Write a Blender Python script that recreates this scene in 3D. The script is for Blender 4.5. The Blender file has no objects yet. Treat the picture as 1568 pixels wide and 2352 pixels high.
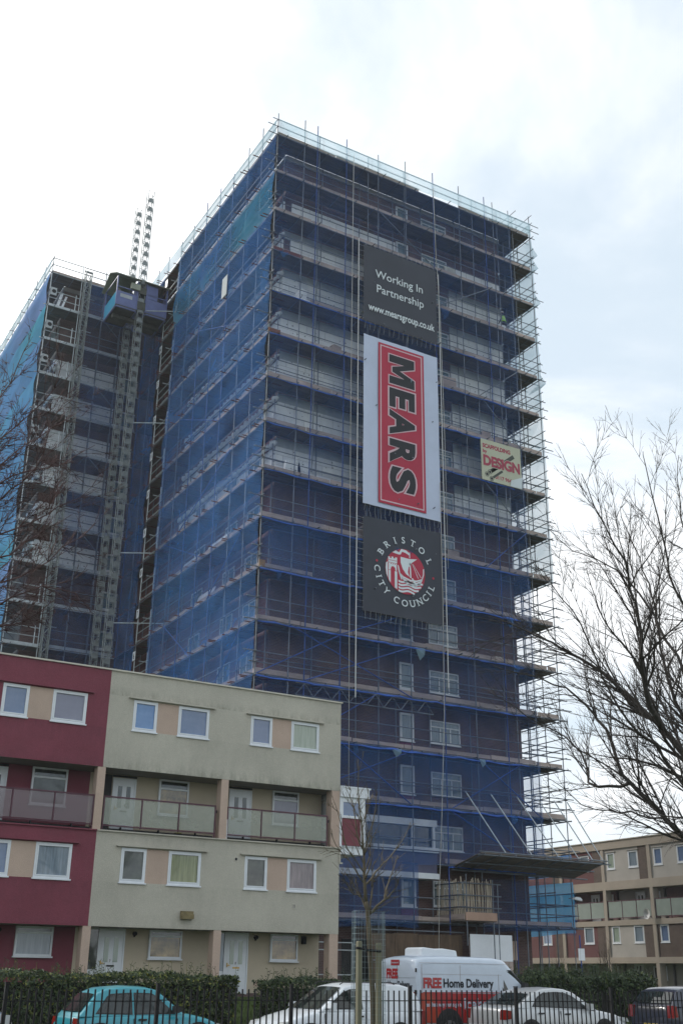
import bpy, bmesh, math, random
from math import sin, cos, pi, radians, sqrt, atan2
from mathutils import Vector, Matrix

C = bpy.context.scene.collection
S = bpy.context.scene

# ------------------------------------------------------------------ camera
CAM_X = Vector((0.86074722, -0.50888008, 0.01246029))
CAM_U = -Vector((0.20641189, 0.32655142, -0.9223656))
CAM_F = Vector((0.46530456, 0.79649558, 0.38611713))
CZ = 1.65
cd = bpy.data.cameras.new('camera')
cam = bpy.data.objects.new('camera', cd)
C.objects.link(cam)
cam.matrix_world = Matrix(((CAM_X.x, CAM_U.x, -CAM_F.x, 0), (CAM_X.y, CAM_U.y, -CAM_F.y, 0), (CAM_X.z, CAM_U.z, -CAM_F.z, CZ), (0, 0, 0, 1)))
cd.sensor_fit = 'VERTICAL'
cd.sensor_height = 36.0
cd.sensor_width = 24.0
cd.lens = 38.893
cd.clip_start = 0.2
cd.clip_end = 3000
S.camera = cam

# ------------------------------------------------------------------ light and sky
SUN = Vector((-0.45, 0.72, 0.53)).normalized()
sl = bpy.data.lights.new('sun', 'SUN')
sl.energy = 2.5
sl.angle = radians(12)
sl.color = (1.0, 0.95, 0.88)
so = bpy.data.objects.new('sun', sl)
C.objects.link(so)
so.rotation_euler = SUN.to_track_quat('Z', 'Y').to_euler()
W = bpy.data.worlds.new('World')
S.world = W
W.use_nodes = True
wt = W.node_tree
for n in list(wt.nodes):
    wt.nodes.remove(n)


def wn(t, **kw):
    n = wt.nodes.new(t)
    for k, v in kw.items():
        setattr(n, k, v)
    return n


def wl(a, b):
    wt.links.new(a, b)


def wmath(op, a, b=None, clamp=False):
    n = wn('ShaderNodeMath', operation=op, use_clamp=clamp)
    for i, q in enumerate((a, b)):
        if q is None:
            continue
        if isinstance(q, (int, float)):
            n.inputs[i].default_value = q
        else:
            wl(q, n.inputs[i])
    return n.outputs[0]


sky = wn('ShaderNodeTexSky', sky_type='NISHITA', sun_disc=False)
sky.sun_elevation = math.asin(SUN.z)
sky.sun_rotation = atan2(SUN.x, SUN.y)
sky.dust_density = 2.0
tc = wn('ShaderNodeTexCoord')
sep = wn('ShaderNodeSeparateXYZ')
wl(tc.outputs['Generated'], sep.inputs[0])
zz = wmath('ADD', wmath('MAXIMUM', sep.outputs[2], 0.0), 0.35)
comb = wn('ShaderNodeCombineXYZ')
wl(wmath('DIVIDE', sep.outputs[0], zz), comb.inputs[0])
wl(wmath('DIVIDE', sep.outputs[1], zz), comb.inputs[1])
nz = wn('ShaderNodeTexNoise')
nz.inputs['Scale'].default_value = 1.7
nz.inputs['Detail'].default_value = 7
nz.inputs['Roughness'].default_value = 0.56
nz.inputs['Distortion'].default_value = 0.3
ofs = wn('ShaderNodeVectorMath', operation='ADD')
wl(comb.outputs[0], ofs.inputs[0])
ofs.inputs[1].default_value = (2.2, 7.3, 0)
wl(ofs.outputs[0], nz.inputs['Vector'])
dot = wn('ShaderNodeVectorMath', operation='DOT_PRODUCT')
wl(tc.outputs['Generated'], dot.inputs[0])
dot.inputs[1].default_value = SUN
glow = wmath('POWER', wmath('MAXIMUM', dot.outputs['Value'], 0.0), 4.0)
mask = wmath('ADD', nz.outputs['Fac'], wmath('MULTIPLY', glow, 0.30))
mr = wn('ShaderNodeMapRange', interpolation_type='SMOOTHSTEP')
mr.inputs[1].default_value = 0.42
mr.inputs[2].default_value = 0.62
wl(mask, mr.inputs[0])
# brightness of the cloud layer: brighter towards the veiled sun
cs = wn('ShaderNodeVectorMath', operation='SCALE')
cs.inputs[0].default_value = (1.0, 0.97, 0.92)
wl(wmath('MULTIPLY', glow, 6.5), cs.inputs['Scale'])
cc = wn('ShaderNodeVectorMath', operation='ADD')
wl(cs.outputs[0], cc.inputs[0])
cc.inputs[1].default_value = (9.2, 9.4, 9.6)
thin = wn('ShaderNodeMix', data_type='RGBA')       # thin high haze even in the gaps
thin.inputs[0].default_value = 0.7
wl(sky.outputs[0], thin.inputs[6])
thin.inputs[7].default_value = (7.8, 8.9, 9.7, 1)
mx = wn('ShaderNodeMix', data_type='RGBA')
wl(mr.outputs[0], mx.inputs[0])
wl(thin.outputs[2], mx.inputs[6])
wl(cc.outputs[0], mx.inputs[7])
bg = wn('ShaderNodeBackground')
bg.inputs[1].default_value = 0.125
wl(mx.outputs[2], bg.inputs[0])
wo = wn('ShaderNodeOutputWorld')
wl(bg.outputs[0], wo.inputs[0])

S.view_settings.view_transform = 'Standard'
S.view_settings.look = 'None'
S.view_settings.exposure = 0.0
S.view_settings.gamma = 1.0
S.view_settings.use_curve_mapping = False
S.render.engine = 'CYCLES'
S.cycles.use_denoising = True
S.cycles.max_bounces = 6
S.cycles.diffuse_bounces = 3
S.cycles.glossy_bounces = 3
S.cycles.transmission_bounces = 4
S.cycles.transparent_max_bounces = 24
S.cycles.caustics_reflective = False
S.cycles.caustics_refractive = False


# ------------------------------------------------------------------ picture point -> place (photo pixels, 2368 wide)
def ray(px, py):
    x = px / 1.5102 - 784
    y = py / 1.5102 - 1176
    return CAM_X * x - CAM_U * y + CAM_F * 2541.0


def at(px, py, Y=None, X=None, Z=None):
    r = ray(px, py)
    t = Y / r.y if Y is not None else X / r.x if X is not None else (Z - CZ) / r.z
    return Vector((r.x * t, r.y * t, r.z * t + CZ))


# ------------------------------------------------------------------ mesh helpers
class MB:
    def __init__(s):
        s.v = []
        s.f = []

    def box(s, x0, x1, y0, y1, z0, z1):
        b = len(s.v)
        s.v += [(x0, y0, z0), (x1, y0, z0), (x1, y1, z0), (x0, y1, z0), (x0, y0, z1), (x1, y0, z1), (x1, y1, z1), (x0, y1, z1)]
        s.f += [(b, b + 3, b + 2, b + 1), (b + 4, b + 5, b + 6, b + 7), (b, b + 1, b + 5, b + 4), (b + 1, b + 2, b + 6, b + 5), (b + 2, b + 3, b + 7, b + 6), (b + 3, b, b + 4, b + 7)]
        return s

    def poly(s, pts):
        b = len(s.v)
        s.v += [tuple(p) for p in pts]
        s.f.append(tuple(range(b, b + len(pts))))
        return s

    def tube(s, p, q, r, n=6, r2=None):
        p = Vector(p)
        q = Vector(q)
        d = q - p
        if d.length < 1e-6:
            return s
        d.normalize()
        a = d.orthogonal().normalized()
        c = d.cross(a)
        b = len(s.v)
        if r2 is None:
            r2 = r
        for k in range(n):
            t = 2 * pi * k / n
            e = a * cos(t) + c * sin(t)
            s.v.append(tuple(p + e * r))
            s.v.append(tuple(q + e * r2))
        for k in range(n):
            i, j = b + 2 * k, b + 2 * ((k + 1) % n)
            s.f.append((i, j, j + 1, i + 1))
        s.f.append(tuple(b + 2 * k for k in reversed(range(n))))
        s.f.append(tuple(b + 2 * k + 1 for k in range(n)))
        return s

    def path(s, pts, radii, n=5):
        """one tapered tube through many points"""
        pts = [Vector(p) for p in pts]
        b = len(s.v)
        a = None
        for i, p in enumerate(pts):
            d = (pts[min(i + 1, len(pts) - 1)] - pts[max(i - 1, 0)])
            if d.length < 1e-9:
                d = Vector((0, 0, 1))
            d.normalize()
            if a is None:
                a = d.orthogonal().normalized()
            else:
                a = a - d * a.dot(d)
                a = a.normalized() if a.length > 1e-6 else d.orthogonal().normalized()
            c = d.cross(a)
            for k in range(n):
                t = 2 * pi * k / n
                s.v.append(tuple(p + (a * cos(t) + c * sin(t)) * radii[i]))
        for i in range(len(pts) - 1):
            for k in range(n):
                k2 = (k + 1) % n
                s.f.append((b + i * n + k, b + i * n + k2, b + (i + 1) * n + k2, b + (i + 1) * n + k))
        s.f.append(tuple(b + k for k in reversed(range(n))))
        s.f.append(tuple(b + (len(pts) - 1) * n + k for k in range(n)))
        return s

    def prism(s, pts, y0, y1):
        """outline in (x, z), pushed from y0 to y1"""
        n = len(pts)
        b = len(s.v)
        s.v += [(x, y0, z) for x, z in pts] + [(x, y1, z) for x, z in pts]
        s.f.append(tuple(range(b, b + n)))
        s.f.append(tuple(b + n + k for k in reversed(range(n))))
        for k in range(n):
            j = (k + 1) % n
            s.f.append((b + k, b + n + k, b + n + j, b + j))
        return s

    def disc(s, c, r, y0, y1, n=24):
        return s.prism([(c[0] + r * cos(2 * pi * k / n), c[1] + r * sin(2 * pi * k / n)) for k in range(n)], y0, y1)

    def add(s, o, M=None):
        b = len(s.v)
        s.v += [tuple(M @ Vector(p)) if M else p for p in o.v]
        s.f += [tuple(i + b for i in f) for f in o.f]
        return s

    def mesh(s, name, m=None, smooth=False, sharp=None, fix=True):
        me = bpy.data.meshes.new(name)
        me.from_pydata(s.v, [], s.f)
        if fix and len(s.v) < 60000:
            bm = bmesh.new()
            bm.from_mesh(me)
            bmesh.ops.recalc_face_normals(bm, faces=bm.faces)
            bm.to_mesh(me)
            bm.free()
        if smooth:
            me.polygons.foreach_set('use_smooth', [True] * len(me.polygons))
            if sharp:
                me.set_sharp_from_angle(angle=radians(sharp))
        me.update()
        if m:
            me.materials.append(m)
        return me


BASE = {}


def tag(o, label=None, cat=None, group=None, kind=None):
    for k, v in (('label', label), ('category', cat), ('group', group), ('kind', kind)):
        if v:
            o[k] = v
    return o


def thing(name, label, cat, loc=(0, 0, 0), rotz=0.0, group=None, local=False):
    """an Empty at the base of a thing; its parts come in world places, or in the thing's own frame when local"""
    o = bpy.data.objects.new(name, None)
    C.objects.link(o)
    o.empty_display_size = 0.3
    o.location = loc
    o.rotation_euler = (0, 0, rotz)
    BASE[o.name] = Matrix.Identity(4) if local else (Matrix.Translation(Vector(loc)) @ Matrix.Rotation(rotz, 4, 'Z')).inverted()
    return tag(o, label, cat, group)


def link(name, me, parent=None, loc=(0, 0, 0), rotz=0.0):
    o = bpy.data.objects.new(name, me)
    C.objects.link(o)
    o.location = loc
    o.rotation_euler = (0, 0, rotz)
    if parent is not None:
        o.parent = parent
        o.matrix_parent_inverse = BASE.get(parent.name, Matrix.Identity(4))
        # parts of parts keep the frame of the whole thing
        if parent.parent is not None:
            o.matrix_parent_inverse = parent_frame(parent)
    return o


def parent_frame(p):
    M = Matrix.Translation(p.location) @ Matrix.Rotation(p.rotation_euler.z, 4, 'Z')
    return M.inverted()


def part(name, mb, m, parent=None, loc=(0, 0, 0), rotz=0.0, smooth=False, sharp=None, label=None, fix=True):
    o = link(name, mb.mesh(name, m, smooth, sharp, fix), parent, loc, rotz)
    if label:
        o['label'] = label
    return o


def sub(name, me_or_mb, m, parent, loc=None, rotz=None, smooth=False):
    """a sub-part, in the same frame as its part"""
    me = me_or_mb.mesh(name, m, smooth) if isinstance(me_or_mb, MB) else me_or_mb
    o = bpy.data.objects.new(name, me)
    C.objects.link(o)
    o.parent = parent
    if loc is not None:
        o.location = loc
    return o


# ------------------------------------------------------------------ materials
MATS = {}


def mat(name, col, rough=0.7, var=0.12, scale=3.0, metal=0.0, bump=0.0, bscale=60.0, spec=0.5, col2=None, stretch=(1, 1, 1), fine=None, coat=0.0, alpha=None):
    if name in MATS:
        return MATS[name]
    m = bpy.data.materials.new(name)
    m.use_nodes = True
    t = m.node_tree
    b = t.nodes['Principled BSDF']
    b.inputs['Roughness'].default_value = rough
    b.inputs['Metallic'].default_value = metal
    b.inputs['Specular IOR Level'].default_value = spec
    b.inputs['Coat Weight'].default_value = coat
    tcn = t.nodes.new('ShaderNodeTexCoord')
    mp = t.nodes.new('ShaderNodeMapping')
    mp.inputs['Scale'].default_value = stretch
    t.links.new(tcn.outputs['Object'], mp.inputs[0])
    n = t.nodes.new('ShaderNodeTexNoise')
    n.inputs['Scale'].default_value = scale
    n.inputs['Detail'].default_value = 6
    n.inputs['Roughness'].default_value = 0.65
    t.links.new(mp.outputs[0], n.inputs['Vector'])
    r = t.nodes.new('ShaderNodeValToRGB')
    r.color_ramp.elements[0].position = 0.3
    r.color_ramp.elements[1].position = 0.7
    c2 = col2 or tuple(min(1, c * (1 + var)) for c in col)
    c1 = col if col2 else tuple(c * (1 - var) for c in col)
    r.color_ramp.elements[0].color = (*c1, 1)
    r.color_ramp.elements[1].color = (*c2, 1)
    t.links.new(n.outputs['Fac'], r.inputs[0])
    out = r.outputs[0]
    if fine:
        n3 = t.nodes.new('ShaderNodeTexNoise')
        n3.inputs['Scale'].default_value = fine[0]
        n3.inputs['Detail'].default_value = 3
        t.links.new(tcn.outputs['Object'], n3.inputs['Vector'])
        mr3 = t.nodes.new('ShaderNodeMapRange')
        mr3.inputs[1].default_value = 0.3
        mr3.inputs[2].default_value = 0.7
        mr3.inputs[3].default_value = 1 - fine[1]
        mr3.inputs[4].default_value = 1 + fine[1]
        t.links.new(n3.outputs['Fac'], mr3.inputs[0])
        sc = t.nodes.new('ShaderNodeVectorMath')
        sc.operation = 'SCALE'
        t.links.new(out, sc.inputs[0])
        t.links.new(mr3.outputs[0], sc.inputs['Scale'])
        out = sc.outputs[0]
    t.links.new(out, b.inputs['Base Color'])
    if bump:
        n2 = t.nodes.new('ShaderNodeTexNoise')
        n2.inputs['Scale'].default_value = bscale
        n2.inputs['Detail'].default_value = 3
        t.links.new(tcn.outputs['Object'], n2.inputs['Vector'])
        bp = t.nodes.new('ShaderNodeBump')
        bp.inputs['Strength'].default_value = bump
        bp.inputs['Distance'].default_value = 0.02
        t.links.new(n2.outputs['Fac'], bp.inputs['Height'])
        t.links.new(bp.outputs[0], b.inputs['Normal'])
    if alpha is not None:
        b.inputs['Alpha'].default_value = alpha
    MATS[name] = m
    m['ramp'] = r.name
    return m


def net_mat(name, col, lo, hi, col2=None, scale=(0.5, 0.5, 0.25), trans=0.4, nscale=1.0):
    """a fine open mesh: partly see-through, partly diffuse thread, with folds that gather the mesh"""
    m = bpy.data.materials.new(name)
    m.use_nodes = True
    t = m.node_tree
    t.nodes.remove(t.nodes['Principled BSDF'])
    out = t.nodes['Material Output']
    tcn = t.nodes.new('ShaderNodeTexCoord')
    mp = t.nodes.new('ShaderNodeMapping')
    mp.inputs['Scale'].default_value = scale
    mp.inputs['Rotation'].default_value = (0.5, 0.35, 0)
    t.links.new(tcn.outputs['Object'], mp.inputs[0])
    n = t.nodes.new('ShaderNodeTexNoise')
    n.inputs['Scale'].default_value = nscale
    n.inputs['Detail'].default_value = 5
    n.inputs['Roughness'].default_value = 0.6
    n.inputs['Distortion'].default_value = 0.8
    t.links.new(mp.outputs[0], n.inputs['Vector'])
    r = t.nodes.new('ShaderNodeMapRange')
    r.inputs[1].default_value = 0.3
    r.inputs[2].default_value = 0.72
    r.inputs[3].default_value = lo
    r.inputs[4].default_value = hi
    t.links.new(n.outputs['Fac'], r.inputs[0])
    n2 = t.nodes.new('ShaderNodeTexNoise')
    n2.inputs['Scale'].default_value = 0.35
    n2.inputs['Detail'].default_value = 4
    t.links.new(mp.outputs[0], n2.inputs['Vector'])
    cr = t.nodes.new('ShaderNodeValToRGB')
    cr.color_ramp.elements[0].position = 0.42
    cr.color_ramp.elements[1].position = 0.66
    cr.color_ramp.elements[0].color = (*col, 1)
    cr.color_ramp.elements[1].color = (*(col2 or col), 1)
    t.links.new(n2.outputs['Fac'], cr.inputs[0])
    df = t.nodes.new('ShaderNodeBsdfDiffuse')
    tl = t.nodes.new('ShaderNodeBsdfTranslucent')
    tp = t.nodes.new('ShaderNodeBsdfTransparent')
    t.links.new(cr.outputs[0], df.inputs[0])
    t.links.new(cr.outputs[0], tl.inputs[0])
    m1 = t.nodes.new('ShaderNodeMixShader')
    m1.inputs[0].default_value = trans
    t.links.new(df.outputs[0], m1.inputs[1])
    t.links.new(tl.outputs[0], m1.inputs[2])
    m2 = t.nodes.new('ShaderNodeMixShader')
    t.links.new(r.outputs[0], m2.inputs[0])
    t.links.new(tp.outputs[0], m2.inputs[1])
    t.links.new(m1.outputs[0], m2.inputs[2])
    t.links.new(m2.outputs[0], out.inputs[0])
    return m


def brick_mat(name, c1, c2, mortar, axis='front'):
    m = bpy.data.materials.new(name)
    m.use_nodes = True
    t = m.node_tree
    b = t.nodes['Principled BSDF']
    b.inputs['Roughness'].default_value = 0.85
    tcn = t.nodes.new('ShaderNodeTexCoord')
    mp = t.nodes.new('ShaderNodeMapping')
    mp.inputs['Rotation'].default_value = (pi / 2, 0, 0) if axis == 'front' else (pi / 2, 0, pi / 2)
    t.links.new(tcn.outputs['Object'], mp.inputs[0])
    br = t.nodes.new('ShaderNodeTexBrick')
    br.inputs['Color1'].default_value = (*c1, 1)
    br.inputs['Color2'].default_value = (*c2, 1)
    br.inputs['Mortar'].default_value = (*mortar, 1)
    br.inputs['Scale'].default_value = 1.0
    br.inputs['Brick Width'].default_value = 0.225
    br.inputs['Row Height'].default_value = 0.075
    br.inputs['Mortar Size'].default_value = 0.008
    t.links.new(mp.outputs[0], br.inputs[0])
    n = t.nodes.new('ShaderNodeTexNoise')
    n.inputs['Scale'].default_value = 0.9
    n.inputs['Detail'].default_value = 6
    t.links.new(tcn.outputs['Object'], n.inputs[0])
    mr_ = t.nodes.new('ShaderNodeMapRange')
    mr_.inputs[1].default_value = 0.3
    mr_.inputs[2].default_value = 0.7
    mr_.inputs[3].default_value = 0.75
    mr_.inputs[4].default_value = 1.25
    t.links.new(n.outputs['Fac'], mr_.inputs[0])
    sc = t.nodes.new('ShaderNodeVectorMath')
    sc.operation = 'SCALE'
    t.links.new(br.outputs[0], sc.inputs[0])
    t.links.new(mr_.outputs[0], sc.inputs['Scale'])
    t.links.new(sc.outputs[0], b.inputs['Base Color'])
    return m


def stain(m, bands, col=(0.045, 0.055, 0.025), amount=0.75):
    """algae and run-off stains: ragged bands hanging from / rising above given heights (object z), streaked downwards"""
    t = m.node_tree
    b = t.nodes['Principled BSDF']
    src = b.inputs['Base Color'].links[0].from_socket
    tcn = t.nodes.new('ShaderNodeTexCoord')
    sp = t.nodes.new('ShaderNodeSeparateXYZ')
    t.links.new(tcn.outputs['Object'], sp.inputs[0])

    def M(op, a, bb, clamp=False):
        n = t.nodes.new('ShaderNodeMath')
        n.operation = op
        n.use_clamp = clamp
        for i, q in enumerate((a, bb)):
            if isinstance(q, (int, float)):
                n.inputs[i].default_value = q
            else:
                t.links.new(q, n.inputs[i])
        return n.outputs[0]
    mp = t.nodes.new('ShaderNodeMapping')
    mp.inputs['Scale'].default_value = (2.6, 2.6, 0.8)
    t.links.new(tcn.outputs['Object'], mp.inputs[0])
    n = t.nodes.new('ShaderNodeTexNoise')
    n.inputs['Scale'].default_value = 1.6
    n.inputs['Detail'].default_value = 9
    n.inputs['Roughness'].default_value = 0.75
    t.links.new(mp.outputs[0], n.inputs[0])
    tot = None
    for (z, h, k) in bands:      # from z upwards over h (h < 0: downwards)
        d = M('MULTIPLY', M('SUBTRACT', sp.outputs[2], z), 1.0 / h)
        f = M('MULTIPLY', M('SUBTRACT', 1.0, d, True), k)
        f = M('MULTIPLY', f, M('GREATER_THAN', d, 0.0))
        tot = f if tot is None else M('MAXIMUM', tot, f)
    w = M('MULTIPLY', M('SUBTRACT', n.outputs['Fac'], 0.42, True), 4.5)
    fac = M('MULTIPLY', M('MULTIPLY', tot, w), amount, True)
    mx_ = t.nodes.new('ShaderNodeMix')
    mx_.data_type = 'RGBA'
    t.links.new(fac, mx_.inputs[0])
    t.links.new(src, mx_.inputs[6])
    mx_.inputs[7].default_value = (*col, 1)
    t.links.new(mx_.outputs[2], b.inputs['Base Color'])


def glass_mat(name, col, col2=None, rough=0.04, stretch=(1, 1, 1), scale=2.0, var=0.25, ior=1.75):
    m = mat(name, col, rough, var, scale, col2=col2, stretch=stretch)
    m.node_tree.nodes['Principled BSDF'].inputs['IOR'].default_value = ior
    return m


def frosted(name, col, op):
    m = bpy.data.materials.new(name)
    m.use_nodes = True
    t = m.node_tree
    b = t.nodes['Principled BSDF']
    b.inputs['Base Color'].default_value = (*col, 1)
    b.inputs['Roughness'].default_value = 0.25
    tcn = t.nodes.new('ShaderNodeTexCoord')
    n = t.nodes.new('ShaderNodeTexNoise')
    n.inputs['Scale'].default_value = 1.4
    n.inputs['Detail'].default_value = 4
    t.links.new(tcn.outputs['Object'], n.inputs[0])
    r = t.nodes.new('ShaderNodeMapRange')
    r.inputs[3].default_value = op - 0.12
    r.inputs[4].default_value = op + 0.12
    t.links.new(n.outputs['Fac'], r.inputs[0])
    t.links.new(r.outputs[0], b.inputs['Alpha'])
    return m


M_cream = mat('cream_render', (0.475, 0.45, 0.385), 0.92, 0.11, 0.45, bump=0.5, bscale=45, spec=0.2, fine=(55, 0.12))
stain(M_cream, [(8.36, 0.45, 0.9), (6.1, -0.5, 0.35), (10.98, 0.34, 0.8), (11.85, -0.35, 0.25), (9.75, -0.9, 0.2), (3.07, 0.5, 0.25), (4.5, -0.8, 0.22), (8.36, 1.3, 0.25)], amount=0.55)
M_red = mat('red_render', (0.205, 0.058, 0.08), 0.92, 0.10, 0.8, bump=0.5, bscale=45, spec=0.2, fine=(55, 0.16))
stain(M_red, [(9.75, -1.0, .5), (4.5, -1.0, .45), (8.36, .5, .5), (3.07, .5, .5), (11.85, -.4, .4)], col=(.07, .03, .045), amount=.55)
M_peach = mat('peach_render', (0.50, 0.38, 0.31), 0.9, 0.08, 1.0, bump=0.4, bscale=45, spec=0.2, fine=(50, 0.10))
M_cream_in = mat('recess_render', (0.50, 0.43, 0.33), 0.9, 0.08, 0.9, bump=0.3, bscale=45, spec=0.2, fine=(50, 0.08))
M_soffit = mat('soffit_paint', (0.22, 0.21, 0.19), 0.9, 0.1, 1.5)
M_upvc = mat('white_plastic', (0.70, 0.73, 0.77), 0.35, 0.04, 4.0)
M_coping = mat('pale_coping', (0.55, 0.52, 0.45), 0.7, 0.12, 2.5)
M_dark = mat('dark_gap', (0.02, 0.02, 0.022), 0.8, 0.2, 3)
M_maroon = mat('maroon_metal', (0.085, 0.028, 0.045), 0.5, 0.15, 5, metal=0.2)
M_black = mat('black_paint', (0.008, 0.008, 0.010), 0.6, 0.2, 8, spec=0.25)
M_brass = mat('brass', (0.5, 0.33, 0.1), 0.35, 0.1, 5, metal=0.9)
M_steel = mat('galvanised_tube', (0.17, 0.19, 0.22), 0.55, 0.35, 1.2, metal=0.55)
M_galv = mat('bright_galvanised', (0.42, 0.46, 0.48), 0.5, 0.2, 3.0, metal=0.4)
M_whitetube = mat('white_tube', (0.58, 0.58, 0.58), 0.5, 0.06, 2)
M_bluetube = mat('blue_tube', (0.03, 0.07, 0.26), 0.55, 0.3, 1.5)
M_deck = mat('scaffold_board', (0.14, 0.12, 0.105), 0.9, 0.35, 1.0, stretch=(0.6, 5, 1), bump=0.2, bscale=20)
M_toe = mat('toe_board', (0.38, 0.31, 0.28), 0.9, 0.42, 0.55, stretch=(0.8, .8, 2))
M_rust = mat('red_board_end', (0.13, 0.035, 0.025), 0.8, 0.3, 2)
M_rope = mat('white_rope', (0.46, 0.45, 0.42), 0.9, 0.15, 6)
M_brick = brick_mat('dark_brick', (0.125, 0.068, 0.062), (0.09, 0.05, 0.05), (0.15, 0.13, 0.12))
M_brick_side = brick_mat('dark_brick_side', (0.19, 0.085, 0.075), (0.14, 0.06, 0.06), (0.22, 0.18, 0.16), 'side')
M_brickred = brick_mat('red_brown_brick', (0.16, 0.055, 0.035), (0.12, 0.04, 0.03), (0.18, 0.14, 0.12))
M_concrete = mat('concrete_band', (0.30, 0.29, 0.27), 0.9, 0.15, 1.0)
M_purple = mat('maroon_infill_panel', (0.15, 0.04, 0.075), 0.7, 0.12, 2)


def insulation():
    m = mat('insulation_board', (0.82, 0.84, 0.85), 0.85, 0.06, 0.8)
    t = m.node_tree
    b = t.nodes['Principled BSDF']
    src = b.inputs['Base Color'].links[0].from_socket
    tcn = t.nodes.new('ShaderNodeTexCoord')
    mp = t.nodes.new('ShaderNodeMapping')
    mp.inputs['Rotation'].default_value = (pi / 2, 0, 0)
    t.links.new(tcn.outputs['Object'], mp.inputs[0])
    br = t.nodes.new('ShaderNodeTexBrick')
    br.inputs['Color1'].default_value = (1, 1, 1, 1)
    br.inputs['Color2'].default_value = (0.86, 0.87, 0.9, 1)
    br.inputs['Mortar'].default_value = (0.5, 0.5, 0.5, 1)
    br.inputs['Scale'].default_value = 1
    br.inputs['Brick Width'].default_value = 1.2
    br.inputs['Row Height'].default_value = 0.6
    br.inputs['Mortar Size'].default_value = 0.012
    t.links.new(mp.outputs[0], br.inputs[0])
    vo = t.nodes.new('ShaderNodeTexVoronoi')
    vo.inputs['Scale'].default_value = 2.6
    vo.inputs['Randomness'].default_value = 0.35
    t.links.new(tcn.outputs['Object'], vo.inputs[0])
    r = t.nodes.new('ShaderNodeMapRange')
    r.inputs[1].default_value = 0.10
    r.inputs[2].default_value = 0.16
    r.inputs[3].default_value = 0.35
    t.links.new(vo.outputs['Distance'], r.inputs[0])
    mu = t.nodes.new('ShaderNodeMix')
    mu.data_type = 'RGBA'
    mu.blend_type = 'MULTIPLY'
    mu.inputs[0].default_value = 1
    t.links.new(src, mu.inputs[6])
    t.links.new(br.outputs[0], mu.inputs[7])
    sc = t.nodes.new('ShaderNodeVectorMath')
    sc.operation = 'SCALE'
    t.links.new(mu.outputs[2], sc.inputs[0])
    t.links.new(r.outputs[0], sc.inputs['Scale'])
    t.links.new(sc.outputs[0], b.inputs['Base Color'])
    return m


M_insul = insulation()
M_insul2 = mat('insulation_base_coat', (0.40, 0.43, 0.45), 0.9, 0.15, 0.8)
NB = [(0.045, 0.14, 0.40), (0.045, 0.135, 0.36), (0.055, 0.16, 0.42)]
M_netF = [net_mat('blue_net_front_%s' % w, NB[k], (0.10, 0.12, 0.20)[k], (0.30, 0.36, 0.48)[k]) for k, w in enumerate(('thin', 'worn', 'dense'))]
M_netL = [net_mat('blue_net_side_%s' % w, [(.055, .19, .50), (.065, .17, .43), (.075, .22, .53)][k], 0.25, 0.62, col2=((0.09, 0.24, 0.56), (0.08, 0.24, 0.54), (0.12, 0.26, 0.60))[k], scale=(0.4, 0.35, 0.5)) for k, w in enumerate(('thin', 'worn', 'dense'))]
M_netC = net_mat('teal_net', (0.08, 0.32, 0.52), 0.35, 0.75, col2=(0.08, 0.22, 0.52), scale=(0.4, 0.35, 0.5))
M_netW = [net_mat('pale_blue_net_%s' % w, ((0.20, 0.48, 0.92), (0.17, 0.46, 0.86))[k], 0.62, 0.92, col2=((0.16, 0.58, 0.82), (0.30, 0.46, 0.86))[k], scale=(0.5, 0.12, 0.4), trans=0.55) for k, w in enumerate(('plain', 'streaked'))]
M_sheet = net_mat('clear_sheeting', (0.42, 0.62, 0.72), 0.40, 0.72, scale=(0.6, 0.6, 0.6), trans=0.6)

P_blue = glass_mat('pane_blue_blind', (0.10, 0.16, 0.28), (0.14, 0.20, 0.34))
P_sky = glass_mat('pane_bright_blue', (0.09, 0.20, 0.42), (0.14, 0.27, 0.50))
P_mauve = glass_mat('pane_mauve_blind', (0.17, 0.17, 0.24), (0.20, 0.20, 0.27))
P_green = glass_mat('pane_pale_curtain', (0.24, 0.30, 0.24), (0.34, 0.40, 0.34), stretch=(8, 8, 0.6))
P_olive = glass_mat('pane_olive_curtain', (0.10, 0.12, 0.04), (0.24, 0.27, 0.12), stretch=(9, 9, 0.5))
P_dark = glass_mat('pane_dark_room', (0.02, 0.025, 0.03), (0.07, 0.085, 0.07), scale=3)
P_net = glass_mat('pane_net_curtain', (0.14, 0.18, 0.22), (0.24, 0.30, 0.36), stretch=(10, 10, 0.6))
P_rose = glass_mat('pane_rose_curtain', (0.12, 0.09, 0.10), (0.28, 0.22, 0.23), stretch=(3, 3, 0.5))
P_amber = glass_mat('pane_gold_reflection', (0.06, 0.045, 0.03), (0.50, 0.36, 0.18), scale=2.5)  # gold reflection of sunlit trees painted into the pane colour
P_tower = glass_mat('pane_tower', (0.10, 0.16, 0.19), (0.20, 0.27, 0.30), stretch=(5, 5, 0.6))


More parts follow.
